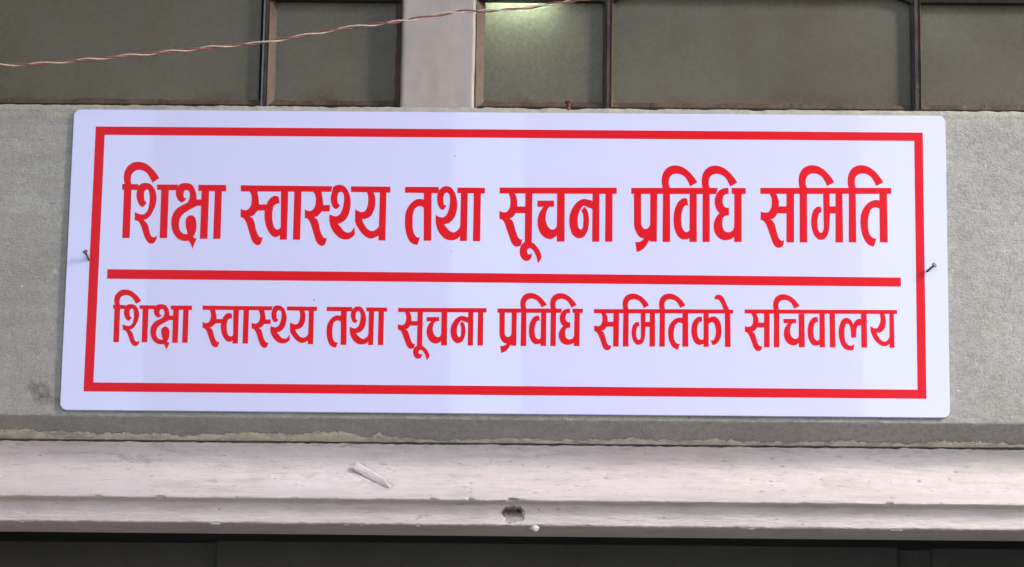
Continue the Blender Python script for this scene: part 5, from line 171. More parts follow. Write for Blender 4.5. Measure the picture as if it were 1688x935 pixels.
'25984,-6413 26765,-6407 26763,-6932 25943,-6939|25868,-5425 25913,-5496 25954,-5569 25990,-5643 26022,-5718 26050,-5795 26072,-5870 26090,-5947 26104,-6024 26114,-6103 26120,-6181 26123,-6273 26120,-6367 26111,-6460 26097,-6553 26079,-6644 26060,-6719 26038,-6793 26012,-6866 25982,-6938 25955,-7023 25919,-7099 25875,-7166 25822,-7225 25765,-7272 25701,-7311 25629,-7342 25550,-7366 25463,-7382 25533,-7423 25596,-7468 25652,-7518 25702,-7573 25747,-7640 25782,-7715 25810,-7795 25834,-7877 25860,-7957 25886,-8048 25908,-8141 25929,-8234 25951,-8326 25977,-8418 26004,-8506 26029,-8598 26059,-8686 26098,-8768 26151,-8839 26205,-8895 26267,-8946 26333,-8968 26403,-8955 26476,-8913 26490,-9029 26487,-9133 26466,-9225 26427,-9306 26371,-9375 26297,-9434 26212,-9476 26121,-9490 26023,-9481 25934,-9455 25865,-9415 25803,-9359 25747,-9293 25697,-9227 25642,-9137 25600,-9039 25566,-8936 25534,-8831 25499,-8729 25452,-8599 25406,-8467 25361,-8336 25314,-8206 25263,-8077 25228,-7990 25193,-7902 25157,-7816 25115,-7733 25065,-7655 25018,-7588 24967,-7525 24906,-7479 24821,-7453 24723,-7449 24724,-6794 24799,-6830 24874,-6857 24950,-6875 25027,-6884 25123,-6885 25220,-6873 25306,-6843 25370,-6794 25424,-6726 25469,-6649 25506,-6572 25532,-6499 25549,-6422 25560,-6343 25567,-6263 25570,-6185 25573,-6091 25572,-5996 25565,-5902 25550,-5810 25524,-5721 25492,-5645 25452,-5570 25404,-5498 25349,-5429|26705,-5418 27287,-5414 27270,-9076 26690,-9081|27718,-5318 28277,-5314 28279,-9068 27699,-9073|27728,-5031 27705,-4965 27686,-4897 27670,-4829 27657,-4761 27648,-4692 27642,-4622 27640,-4552 27640,-4482 27643,-4412 27650,-4326 27661,-4238 27676,-4152 27698,-4067 27725,-3985 27761,-3901 27802,-3817 27850,-3737 27905,-3662 27967,-3595 28029,-3542 28098,-3494 28172,-3451 28249,-3414 28327,-3383 28397,-3361 28468,-3343 28541,-3330 28615,-3322 28687,-3318 28776,-3320 28865,-3330 28954,-3346 29041,-3367 29126,-3392 29228,-3432 29327,-3481 29422,-3536 29515,-3597 29603,-3661 29690,-3730 29772,-3804 29851,-3882 29927,-3963 30000,-4046 30084,-4147 30164,-4251 30240,-4359 30311,-4471 30379,-4585 29834,-4884 29807,-4815 29777,-4748 29746,-4681 29712,-4616 29677,-4552 29630,-4469 29580,-4386 29527,-4306 29467,-4232 29400,-4167 29337,-4118 29268,-4073 29195,-4033 29119,-4001 29042,-3975 28965,-3957 28884,-3945 28802,-3939 28721,-3942 28643,-3955 28573,-3976 28503,-4006 28435,-4043 28374,-4086 28323,-4136 28276,-4203 28239,-4281 28212,-4364 28194,-4447 28185,-4523 28184,-4601 28190,-4680 28200,-4757 28213,-4825 28230,-4893 28252,-4961 28278,-5027 28276,-5337 27726,-5341|28701,-5989 30018,-5979 30024,-6440 28708,-6450|29261,-6387 29191,-6455 29126,-6526 29065,-6600 29009,-6676 28958,-6754 28911,-6838 28868,-6924 28830,-7012 28798,-7103 28772,-7194 28754,-7280 28742,-7367 28734,-7456 28731,-7544 28733,-7632 28740,-7727 28753,-7823 28771,-7919 28795,-8013 28824,-8105 28859,-8197 28900,-8289 28946,-8379 29000,-8463 29061,-8540 29121,-8600 29187,-8657 29258,-8709 29333,-8755 29411,-8792 29477,-8816 29546,-8838 29617,-8854 29688,-8862 29757,-8862 29836,-8848 29915,-8823 29992,-8789 30063,-8750 30136,-8702 30205,-8645 30268,-8581 30407,-8580 30396,-7765 30257,-7766 30255,-7847 30238,-7920 30206,-7985 30156,-8046 30090,-8098 30016,-8132 29921,-8145 29824,-8133 29758,-8106 29697,-8062 29641,-8008 29591,-7953 29541,-7888 29499,-7815 29463,-7740 29433,-7663 29410,-7586 29393,-7506 29382,-7425 29376,-7343 29374,-7262 29376,-7189 29382,-7115 29392,-7042 29405,-6969 29422,-6897 29443,-6821 29467,-6746 29497,-6673 29534,-6604 29576,-6544 29624,-6487 29678,-6433 29738,-6383|30257,-5436 30858,-5432 30889,-9042 30274,-9047|32218,-5803 32118,-5764 32019,-5750 31943,-5757 31868,-5782 31794,-5818 31724,-5862 31660,-5908 31591,-5972 31530,-6047 31476,-6129 31427,-6215 31383,-6300 31331,-6418 31289,-6541 31257,-6668 31231,-6797 31210,-6925 31195,-7048 31185,-7172 31182,-7298 31183,-7423 31189,-7547 31197,-7657 31207,-7767 31222,-7877 31243,-7985 31271,-8090 31305,-8197 31344,-8304 31390,-8408 31446,-8505 31512,-8593 31566,-8653 31626,-8711 31690,-8765 31759,-8809 31831,-8839 31906,-8852 31987,-8854 32069,-8848 32149,-8836 32235,-8817 32320,-8791 32403,-8757 32546,-8755 32544,-8003 32448,-8003 32432,-8100 32398,-8178 32346,-8237 32251,-8286 32147,-8301 32075,-8274 32006,-8222 31948,-8163 31902,-8098 31870,-8022 31846,-7941 31828,-7857 31811,-7775 31793,-7684 31781,-7591 31774,-7497 31770,-7403 31769,-7309 31771,-7207 31776,-7105 31786,-7003 31801,-6902 31823,-6803 31844,-6721 31868,-6637 31896,-6555 31933,-6479 31981,-6412 32035,-6354 32095,-6301 32156,-6279 32235,-6306 32316,-6386|32416,-5372 32959,-5368 32968,-9031 32404,-9036|24697,-5006 40423,-4927 40419,-5357 24697,-5437|33456,-5351 34009,-5346 34031,-9030 33471,-9035|36697,-5347 37283,-5342 37305,-9017 36705,-9023|35885,-6551 35853,-6414 35810,-6291 35754,-6182 35687,-6087 35609,-6006 35527,-5943 35432,-5887 35330,-5844 35227,-5819 35129,-5816 35053,-5834 34976,-5866 34900,-5909 34829,-5959 34767,-6013 34693,-6102 34633,-6208 34585,-6325 34544,-6445 34506,-6563 34463,-6710 34430,-6861 34406,-7014 34389,-7168 34380,-7321 34378,-7473 34385,-7626 34398,-7778 34419,-7929 34447,-8077 34477,-8216 34512,-8354 34554,-8491 34605,-8622 34666,-8747 34718,-8839 34775,-8931 34838,-9018 34906,-9097 34983,-9164 35054,-9210 35132,-9250 35214,-9283 35298,-9309 35382,-9328 35479,-9341 35579,-9345 35680,-9339 35782,-9323 35886,-9298 36012,-8609 35942,-8680 35867,-8737 35786,-8779 35708,-8806 35625,-8822 35546,-8823 35476,-8805 35407,-8771 35341,-8725 35281,-8671 35227,-8616 35171,-8539 35125,-8450 35088,-8353 35058,-8254 35031,-8156 35003,-8026 34988,-7892 34981,-7756 34979,-7620 34980,-7484 34980,-7348 34983,-7211 34991,-7075 35009,-6941 35041,-6811 35063,-6730 35086,-6642 35114,-6560 35152,-6493 35204,-6456 35296,-6449 35388,-6471 35441,-6512 35481,-6574 35512,-6650 35538,-6730 35562,-6806 35590,-6903 35608,-7003 35621,-7105 35630,-7208 35638,-7310 35648,-7441 35654,-7571 35656,-7702 35655,-7834 35649,-7966 36178,-7961 36180,-7863 36183,-7766 36187,-7668 36192,-7571 36198,-7473 36202,-7372 36205,-7269 36210,-7167 36221,-7066 36242,-6968 36263,-6887 36286,-6802 36317,-6727 36365,-6673 36460,-6637 36566,-6629 36647,-6640 36727,-6667 36805,-6711 36812,-5995 36730,-5953 36650,-5926 36570,-5913 36492,-5914 36418,-5930 36345,-5959 36274,-5998 36210,-6043 36152,-6097 36099,-6159 36051,-6228 36007,-6297 35961,-6378 35920,-6463|38606,-5331 38634,-5417 38657,-5504 38676,-5592 38689,-5680 38698,-5768 38703,-5852 38703,-5937 38699,-6022 38691,-6106 38678,-6189 38658,-6276 38633,-6363 38603,-6448 38568,-6531 38529,-6611 38487,-6696 38442,-6782 38390,-6857 38326,-6908 38239,-6929 38141,-6927 38046,-6910 37963,-6879 37884,-6835 37806,-6786 37726,-6734 37647,-6678 37659,-7166 37681,-7261 37706,-7354 37734,-7446 37765,-7537 37798,-7627 37844,-7741 37894,-7854 37948,-7964 38008,-8070 38073,-8171 38143,-8263 38218,-8351 38298,-8435 38382,-8514 38469,-8587 38544,-8647 38620,-8706 38699,-8761 38782,-8805 38867,-8835 38937,-8848 39010,-8855 39084,-8855 39157,-8847 39227,-8832 39295,-8808 39362,-8777 39426,-8738 39489,-8691 39549,-8636 39693,-8635 39657,-7611 39641,-7699 39619,-7785 39591,-7868 39557,-7948 39516,-8029 39470,-8110 39416,-8183 39354,-8243 39290,-8286 39218,-8321 39144,-8346 39072,-8355 38989,-8342 38906,-8307 38826,-8259 38754,-8207 38687,-8146 38628,-8074 38574,-7995 38524,-7913 38477,-7831 38431,-7747 38388,-7661 38349,-7572 38313,-7481 38281,-7388 38368,-7402 38451,-7408 38531,-7403 38608,-7390 38682,-7367 38754,-7333 38824,-7288 38890,-7234 38951,-7174 39005,-7112 39064,-7024 39112,-6926 39152,-6820 39184,-6713 39211,-6605 39230,-6506 39244,-6405 39253,-6303 39257,-6201 39256,-6100 39251,-5998 39240,-5896 39225,-5794 39205,-5694 39181,-5595 39154,-5504 39123,-5415 39088,-5326|39625,-5322 40082,-5318 40121,-9009 39585,-9013']
# white acrylic sign face
M = NT('sign_white'); f = M.noise(3, 3); c = M.mix(f, (.555, .56, .80), (.575, .58, .82))
c = M.mix(M.math('MULTIPLY', M.spots(26, .022, 3.1), .55), c, (.2, .19, .2))
mat_sign = M.out(c, .012, M.noise(5, 2), .002, .008, .55)
M = NT('sign_red'); f = M.noise(6, 3); c = M.mix(f, (.57, .007, .012), (.63, .010, .017))
mat_red = M.out(c, .16, spec=.2)
# cement render on the beam: streaky grey
M = NT('beam_cement')
sx = M.n('ShaderNodeSeparateXYZ'); M.l(M.coord(), sx.inputs[0])
side = M.ramp(M.math('ADD', sx.outputs[0], M.math('MULTIPLY', M.noise(4, 4), .3)), -.2, .5)
a = M.noise(7, 5, .6); st = M.noise(26, 9, .72, (.45, 1, 1.9), .6); fi = M.noise(430, 5, .8); gr = M.noise(150, 7, .78); big = M.noise(3.2, 3, .5)
stm = M.math('MULTIPLY', M.ramp(st, .44, .68), M.ramp(side, 1.5, 0))
c = M.mix(M.ramp(a, .3, .7), (.33, .318, .297), (.405, .398, .378))
c = M.mix(M.math('MULTIPLY', stm, .5), c, (.25, .24, .22))
c = M.mix(M.math('MULTIPLY', M.ramp(st, .42, .25), .35), c, (.48, .475, .45))
c = M.mix(M.math('MULTIPLY', M.ramp(gr, .49, .64), M.math('ADD', M.math('MULTIPLY', side, .3), .22)), c, (.20, .195, .18))
c = M.mix(M.math('MULTIPLY', M.ramp(gr, .46, .34), .4), c, (.50, .495, .47))
c = M.mix(M.math('MULTIPLY', M.ramp(fi, .47, .60), .34), c, (.18, .175, .165))
c = M.mix(M.math('MULTIPLY', M.ramp(big, .55, .7), .3), c, (.27, .235, .19))
c = M.mix(M.math('MULTIPLY', M.ramp(M.noise(13, 6, .7, (1, 1, .35)), .55, .72), .3), c, (.26, .25, .225))
c = M.mix(M.math('MULTIPLY', M.spots(30, .04, 9.2), .7), c, (.66, .66, .62))
c = M.mix(M.math('MULTIPLY', M.spots(22, .05, 4.4), .75), c, (.12, .10, .08))
wa = M.n('ShaderNodeAttribute', attribute_name='wear')
c = M.mix(wa.outputs['Fac'], c, (.50, .46, .36))
c = M.mix(M.math('MULTIPLY', wa.outputs['Fac'], -1), c, (.12, .095, .08))
mat_beam = M.out(c, .85, M.math('ADD', M.math('MULTIPLY', fi, .5), M.math('ADD', M.math('MULTIPLY', st, .6), gr)), .0022, 1.0, .25)
# flaking cream putty
M = NT('cream_putty')
c = M.mix(M.ramp(M.noise(110, 6, .7, (.6, 1, 1)), .35, .65), (.44, .40, .31), (.66, .61, .50))
c = M.mix(M.math('MULTIPLY', M.ramp(M.noise(60, 6, .8, (.5, 1, 1)), .50, .58), .7), c, (.30, .29, .265))
mat_putty = M.out(c, .9, M.noise(300, 6, .8), .0016, .9)
# pinkish gloss paint on the frame
M = NT('frame_paint')
a = M.noise(7, 4, .6, (.4, 1, 2)); b = M.noise(55, 7, .7, (.22, 1, 1.8)); fi = M.noise(300, 5, .6, (.5, 1, 1)); sm = M.noise(22, 6, .7, (.5, 1, 1.4))
c = M.mix(M.ramp(a, .3, .7), (.535, .458, .448), (.625, .565, .562))
c = M.mix(M.math('MULTIPLY', M.ramp(b, .50, .70), .5), c, (.34, .285, .265))
c = M.mix(M.math('MULTIPLY', M.ramp(sm, .56, .72), .4), c, (.30, .245, .225))
c = M.mix(M.math('MULTIPLY', M.ramp(b, .42, .25), .4), c, (.56, .53, .54))
c = M.mix(M.math('MULTIPLY', M.ramp(M.noise(240, 6, .8, (.12, 1, 1)), .52, .66), .4), c, (.40, .34, .32))
c = M.mix(M.math('MULTIPLY', M.ramp(M.noise(38, 8, .8, (.4, 1, 1.3), 1.5), .60, .66), .55), c, (.27, .22, .20))
c = M.mix(M.math('MULTIPLY', M.spots(62, .055, 1.3, (.6, 1, 1.4)), .8), c, (.16, .125, .11))
c = M.mix(M.math('MULTIPLY', M.spots(34, .06, 6.3, (.4, 1, 1.2)), .5), c, (.22, .18, .16))
c = M.mix(M.math('MULTIPLY', M.spots(120, .09, 3.3, (.5, 1, 1.2)), .35), c, (.24, .2, .18))
wa = M.n('ShaderNodeAttribute', attribute_name='wear')
wood = M.mix(M.ramp(M.noise(500, 5, .7, (1, 1, .25)), .35, .62), (.035, .022, .015), (.27, .21, .17))
c = M.mix(wa.outputs['Fac'], c, wood)
mat_frame = M.out(c, .45, M.math('ADD', M.math('MULTIPLY', fi, .35), M.math('ADD', b, M.math('ADD', sm, M.noise(240, 6, .8, (.12, 1, 1))))), .0024, .65, .4)
mat_drip = simple('white_paint_drip', (.47, .47, .45), .6, 200, .25)
# painted post between the windows
M = NT('post_paint')
a = M.noise(14, 4, .6); fi = M.noise(260, 5, .6, (2, 1, .5))
c = M.mix(M.ramp(a, .3, .7), (.30, .25, .224), (.37, .318, .29))
c = M.mix(M.math('MULTIPLY', M.spots(110, .06, 2.2), .5), c, (.18, .14, .125))
c = M.mix(M.math('MULTIPLY', M.ramp(fi, .5, .75), .25), c, (.3, .24, .22))
mat_post = M.out(c, .5, a, .0006, .25)
# dirty frosted glass: thin and translucent
M = NT('frosted_glass')
a = M.noise(6, 4, .6); fi = M.noise(160, 5, .65)
c = M.mix(M.ramp(a, .3, .7), (.104, .091, .062), (.152, .138, .104))
c = M.mix(M.math('MULTIPLY', M.ramp(fi, .5, .8), .3), c, (.10, .09, .07))
c = M.mix(M.math('MULTIPLY', M.spots(28, .04, 5.0), .85), c, (.05, .035, .025))
brn = M.ramp(M.noise(11, 4, .6), .5, .72)
c = M.mix(M.math('MULTIPLY', brn, .5), c, (.115, .083, .056))
sx = M.n('ShaderNodeSeparateXYZ'); M.l(M.coord(), sx.inputs[0])
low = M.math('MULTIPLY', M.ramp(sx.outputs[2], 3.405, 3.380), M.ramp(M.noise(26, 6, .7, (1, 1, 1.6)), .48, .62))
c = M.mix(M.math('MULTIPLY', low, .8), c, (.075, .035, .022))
streak = M.ramp(M.noise(14, 5, .7, (2.2, 1, .25)), .5, .68)
c = M.mix(M.math('MULTIPLY', streak, .3), c, (.14, .135, .11))
M.out(c, M.ramp(M.noise(9, 5, .7), -.55, 1.5), fi, .0004, .2, .28)
tr = M.n('ShaderNodeBsdfTranslucent'); spk = M.mix(M.ramp(M.noise(260, 5, .8), .38, .62), (.42, .46, .36), (.8, .85, .72)); M.l(spk, tr.inputs[0])
ms = M.n('ShaderNodeMixShader'); ms.inputs[0].default_value = .22
om = M.t.nodes['Material Output']; M.l(M.b.outputs[0], ms.inputs[1]); M.l(tr.outputs[0], ms.inputs[2]); M.l(ms.outputs[0], om.inputs['Surface'])
mat_glass = M.m
M = NT('brown_glazing_putty'); a = M.noise(60, 5, .65, (1, 1, .4))
mat_brown = M.out(M.mix(M.ramp(a, .35, .65), (.045, .026, .014), (.10, .066, .040)), .6, M.noise(300, 4), .0008, .5)
M = NT('rusty_bar_paint'); a = M.noise(90, 5, .7, (1, 1, .3)); c = M.mix(M.ramp(a, .35, .7), (.028, .017, .014), (.085, .055, .046))
c = M.mix(M.math('MULTIPLY', M.spots(190, .13, 2.0), .8), c, (.30, .27, .27))  # pale flecks put highlight speckle into the bar colour
mat_bar = M.out(c, .6, M.noise(260, 4), .0012, .8, .35)
mat_highlight = simple('pale_bar_highlight', (.20, .19, .20), .5, 90, .4)  # pale grey for the painted bar highlight
mat_rail = simple('black_rail', (.006, .004, .003), .85, 120, .5)
mat_rust = simple('rust', (.13, .04, .025), .8, 700, .5, 1500)
mat_faint = simple('faint_print', (.42, .41, .62), .3, 60, .1)
mat_nail = simple('nail_steel', (.12, .11, .095), .5, 900, .5, 2000, metal=.3)
mat_door = simple('dark_door', (.060, .060, .051), .7, 8, .2, 200)
mat_wire1 = simple('cream_wire', (.60, .48, .36), .45, 200, .15)
mat_wire2 = simple('pink_wire', (.27, .075, .07), .45, 200, .3)
mat_wall = simple('wall_plaster', (.42, .41, .39), .9, 6, .12, 90)
mat_blocker = simple('blocker_concrete', (.30, .29, .28), .9, 5, .15, 90)  # shared by the unseen slab, wall and block added to shape the light
mat_ground = simple('yard_paving', (.24, .235, .22), .9, 3, .15, 40)
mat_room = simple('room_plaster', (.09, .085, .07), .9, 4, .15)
mat_reflected = simple('reflected_grey', (.05, .052, .06), .85, 2, .08, 30)
mat_fac2 = simple('facade_pale', (.62, .58, .62), .8, 2, .06, 30)
M = NT('lamp_tube'); M.b.inputs['Emission Color'].default_value = (.97, 1, .88, 1); M.b.inputs['Emission Strength'].default_value = 60; mat_lamp = M.out((.8, .8, .8), .4)

WY, WZ = 3.0, 1.0          # the wall face stands 3 mm behind the sign's front
Z0 = 3200.0

# ------------------------------------------------------------------ setting: ground and the room
g = box('ground', -40, 40, -60, 6, -.2, 0, mat_ground); tag(g, kind='structure')
hw = empty('house_wall', (0, .1, 0)); tag(hw, 'grey rendered house wall around the doorway and windows', 'wall')
box('wall_panel', -5, -.72, .008, .25, 0, 4.4, mat_wall, hw); box('wall_panel', .72, 5, .008, .25, 0, 4.4, mat_wall, hw)
box('wall_panel', -.72, .72, .03, .25, 3.85, 4.4, mat_wall, hw)
bm = bmesh.new()
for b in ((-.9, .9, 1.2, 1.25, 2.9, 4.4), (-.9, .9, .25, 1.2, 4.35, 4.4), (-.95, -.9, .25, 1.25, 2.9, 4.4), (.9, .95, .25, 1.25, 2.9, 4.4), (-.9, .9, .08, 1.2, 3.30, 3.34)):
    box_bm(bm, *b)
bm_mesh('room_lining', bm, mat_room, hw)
pr = empty('shade_slab', (0, -.2, 4.15)); tag(pr, 'unseen flat concrete slab added above to shade the top of the sign', 'canopy')
box('slab', -5, 3.2, -.42, .0, 4.15, 4.3, mat_blocker, pr)  # unseen slab, added to darken the wall towards the top
sw = empty('side_blocker', (-1.0, -.7, 0)); tag(sw, 'unseen wall added to block sky light from the left of the sign', 'wall')
box('wall_panel', -1.15, -1.0, -2.2, .006, 0, 4.149, mat_blocker, sw)  # unseen wall, added to cut sky light on the left side
for x0, x1, h, lab in ((-4.75, -1.74, 24, 'unseen tall grey block added for reflections in the sign, the left one of two'), (-.86, 2.65, 22, 'unseen tall grey block added for reflections in the sign, the right one of two')):
    ob = empty('reflected_block', ((x0+x1)/2, -42, 0)); tag(ob, lab, 'building', 'unseen blocks added for the sign reflections')
    box('reflected_body', x0, x1, -44, -40, 0, h, mat_reflected, ob)  # unseen blocks, shaped to give the sign its vertical reflection bands
    for zz in range(1, 7):
        for xx in (.25, .6): box('window', x0+(x1-x0)*xx, x0+(x1-x0)*xx+.7, -40.0, -39.96, zz*3, zz*3+1.3, mat_door, ob)

sun_blk = empty('sun_blocker', (3.0, -2.9, 0)); tag(sun_blk, 'unseen block added to keep part of the sun off the left of the sign', 'building')
box('blocker_body', 2.5, 3.55+BLOCKER_DX, -3.9, -1.9, 0, 8, mat_blocker, sun_blk)  # unseen block, added so the sunlight fades from right to left

# ------------------------------------------------------------------ concrete beam
def bw(x, s=0.0): return N(x*.05, s, 0, 4)
CHIPS = [(-187, 9, 1.5), (-60, 5, 1.2), (66, 9, 1.7), (28, 10, 1.2), (150, 8, 1.2), (262, 12, 1.2), (-330, 10, .8), (205, 6, .8)]
prof = [(60, 3371)]+[(60-6*k, 3371) for k in range(1, 10)]+[(2.5, 3370.6), (1, 3369.7), (.3, 3368.6)]
prof += [(0, 3368.6-2.8*k) for k in range(1, 121)]
prof += [(0, 3030.5), (.3, 3029.2), (1.2, 3028.3)]+[(1.2+28.8*k/18, 3028-14.2*k/18) for k in range(1, 19)]+[(30, 3013), (45, 3013), (80, 3013)]
nb = len(prof)
def beam_fn(x, i, Y, z):
    a = 0
    if i < 15:
        c = sum(d*math.exp(-((x-cx)/wd)**2) for cx, wd, d in CHIPS)
        z += bw(x*1.5, 3)*1.0 - c*.9*(1 if i > 7 else 1)
        Y += (N(x*.09, 9)*.5) if i > 9 else 0
        if i in (10, 11, 12, 13): a = .35+.4*N(x*.05, 4.)
    elif i < 133:
        Y += N(x*.012, z*.012, 2, 3)*.7+N(x*.07, z*.12, 5, 2)*.22
        if i < 17: a = max(0, .5*N(x*.06, z*.2, 1)+.25)
        for px_, pz_, rx_, rz_, am in ((-469.4, 3184.8, 2.6, 2.0, 1.2), (-468, 3190, 1.2, 1.5, .8), (459.3, 3186, 1.6, 3.4, 1.1), (467, 3203, 2.0, 1.6, .5), (-476, 3052, 9, 12, -.85), (-487, 3060, 6, 7, -.6), (-462, 3046, 8, 5, -.45), (455, 3350, 8, 4, -.3)):
            q_ = ((x-px_)/rx_)**2+((z-pz_)/rz_)**2
            if q_ < 2.5: a += am*max(0, 1-q_*.6)*(.75+.9*N(x*.25, z*.25, 7))
    else:
        Y += N(x*.04, z*.05, 8)*.5; z += N(x*.07, Y*.07, 3)*.6
    return Y+WY, z+WZ, max(-1, min(1, a))
xs = frange(-716, -545, 4)+frange(-545, 548, 1.6)+frange(548, 716.1, 4)+[716]
cb = empty('concrete_beam', (0, .05, 3.03)); tag(cb, 'long grey cement beam that the white and red sign is nailed to', 'beam')
sweep('beam_face', xs, prof, mat_beam, cb, beam_fn)
# cream paint left along the joint below the beam: an uneven, flaking strip
def putty_h(x):
    h = 2.9+2.6*N(x*.018, 1.3, 0, 3)+1.5*N(x*.13, 7.7, 0, 3)+.7*N(x*.5, 2.7, 0, 2)
    if x < -190: h += 1.6
    h += 4.6*math.exp(-((x+176)/20)**2)*(1+.25*N(x*.1, 3))
    h += 2.5*math.exp(-((x+128)/9)**2)
    if -110 < x < 60: h *= .6
    return max(.15, h)
V = []; F = []; xs2 = frange(-560, 560, .7)
for j, x in enumerate(xs2):
    h = putty_h(x); low = N(x*.12, 5.5, 0, 4)*.9
    for k, t in enumerate((0, .5, 1.0, 1.02)):
        d = t*h                               # measured up the sloping underside
        yy = 29.6-d*2.0*.93; zz = 3013.2+d*.93
        if k == 0: zz = 3012.9+low*.8; 
        thick = (.45, .45, .4, -.3)[k]+.16*N(x*.3, d)
        V.append((x*MM, (yy+WY-thick*.7)*MM, (zz+WZ-thick*.9)*MM))
    if j:
        for k in range(3):
            a = (j-1)*4+k; F.append((a, a+1, a+5, a+4))
mesh('flaking_paint', V, F, mat_putty, cb, True)

# ------------------------------------------------------------------ door frame moulding under the beam
FX0 = 0
def cove(t): return 30-46*(.25*t**1.5+.75*t**3.4)
cp_ = [(80, 3010.6), (50, 3010.6), (34, 3010.6)]
for k in range(0, 61):
    t = k/60; cp_.append((cove(t), 3010.4-69.5*t))
cp_ += [(-16, 2940.2), (-16.3, 2939.4), (-15.8, 2938.6), (-14, 2938.0), (-13, 2937.8), (-10, 2937.4), (-8.0, 2936.8), (-7.1, 2935.7)]
n0 = len(cp_)
cp_ += [(-7, 2935.0-.7*k) for k in range(0, 27)]
n1 = len(cp_)
cp_ += [(-6.9, 2916.0), (-6.3, 2915.2), (-5.4, 2914.7)]+[(-5+1.95*k, 2914.6) for k in range(1, 21)]+[(35, 2914.6), (35.6, 2916), (36, 2920), (36, 2990)]
lipn = 3+61
def hole(x, z):
    u = (x-11)/11.6; v = (z-2925.6)/9.6          # v: +1 top, -1 bottom
    if abs(u) > 1.15 or v < -1.3 or v > 1.15: return 0, 0
    edge = .55*N(x*.16, z*.16, 3, 4)+.2*(u*u if v < 0 else 0)
    r = (abs(u)**3.2+abs(max(v, 0))**3.2+abs(min(v, 0)*.95)**2.2)+edge
    if r > 1: return 0, 0
    m_ = min(1, (1-r)*2.2)
    dep = m_*(1.0+ 13*max(0, (v+.45)/1.4)**1.7)
    return dep, min(1, (1-r)*2.2)*(.55+.45*max(0, v))
def corn_fn(x, i, Y, z):
    a = 0
    wv = N(x*.006, i*.02, 1, 2)*.5
    if i <= 4:
        z += (N(x*.11, 2.2, 0, 4)*1.1+N(x*.5, 6, 0, 2)*.4+1.6*max(0, N(x*.035, 8.1, 0, 2)-.15)) if i >= 2 else 0
    if i > 4 and i < lipn:
        Y += N(x*.02, i*.05, 3, 3)*.6+N(x*.07, i*.3, 6, 4)*.34
        pk = N(x*.10, i*.42, 11, 2)
        if pk > .48: Y += (pk-.48)*2.6; a = max(a, (pk-.5)*1.2)
        # scraped groove beside the loose flake
        px, pz = x+133, z-2971; al = (px*.80+pz*-.60); ac = (px*.60+pz*.80)
        if abs(al) < 24 and -2 < ac < 7:
            e = max(0, 1-abs((ac-3)/3.6))*max(0, 1-(al/25)**4)
            Y += 1.3*e; z -= .3*e; a = max(a, .55*e*(.6+.6*N(x*.3, z*.3)))
        if i < 8: a = max(a, .32*max(0, N(x*.06, i*.3)+.15))
    if lipn <= i < n0:
        z += N(x*.03, 1, 4, 3)*.7+N(x*.3, 1, 4, 3)*.4; cz = N(x*.05, 3, 9, 3)
        if cz > .33 and i < lipn+4: z += (cz-.33)*5; Y += (cz-.33)*3
    if n0 <= i < n1:
        Y += N(x*.03, i*.06, 3, 3)*.45+N(x*.15, i*.3, 3, 2)*.15
        d, s = hole(x, z); Y += d*(1+.25*N(x*.7, z*.4, 9)); a = max(a, s)
    if i >= n1:
        if i < n1+6: z += N(x*.12, 1, 4, 4)*.7+N(x*.02, 7)*.5
        z += 0
    return Y+WY, z+WZ, max(0, min(1, a))
xs = frange(-716, -545, 5)+frange(-545, -165, 1.5)+frange(-165, -105, .7)+frange(-105, -4, 1.5)+frange(-4, 26, .35)+frange(26, 548, 1.5)+frange(548, 716.1, 5)+[716]
fr = empty('door_frame', (0, .05, 2.9)); tag(fr, 'cream and pink painted wooden door frame head with a hollow moulding and chipped hole, under the grey beam', 'door frame')
sweep('moulding', xs, cp_, mat_frame, fr, corn_fn)
# jambs out of the frame
box('jamb', -.716, -.60, -.002, .12, 0, 2.915, mat_frame, fr); box('jamb', .60, .716, -.002, .12, 0, 2.915, mat_frame, fr)
# loose flake of paint: a curled, torn strip
V = []; F = []; nseg = 40; ncs = 9
for j in range(nseg+1):
    t = j/nseg; x = -153.5+37.5*t; z = 2984.0-26.0*t+1.6*math.sin(math.pi*t)
    tt = (3010.4-z)/69.5; Yb = cove(tt)+WY
    wd = (4.4+.6*math.sin(math.pi*t)+.5*N(t*7, 1, 0, 4))*(1 if t < .8 else max(.12, 1-(t-.8)*3.6))
    lift = 2.2*math.exp(-t*4)+.7
    for k in range(ncs):
        s = (k/(ncs-1)*2-1); h = lift+(1.5-.5*t)*(1-s*s)*.9+(.9 if s > 0 else .3)*abs(s)*(1-t)+.25*N(j*.35, k*.9, 2)
        V.append(((x+s*wd*.5)*MM, (Yb-h*.95+s*.5)*MM, (z+WZ+s*wd*.75+h*.2)*MM))
    if j:
        for k in range(ncs-1):
            b = (j-1)*ncs+k; F.append((b, b+ncs, b+ncs+1, b+1))
fk = mesh('paint_flake', V, F, mat_frame, fr, True)
sol = fk.modifiers.new('thick', 'SOLIDIFY'); sol.thickness = .0009; sol.offset = 1
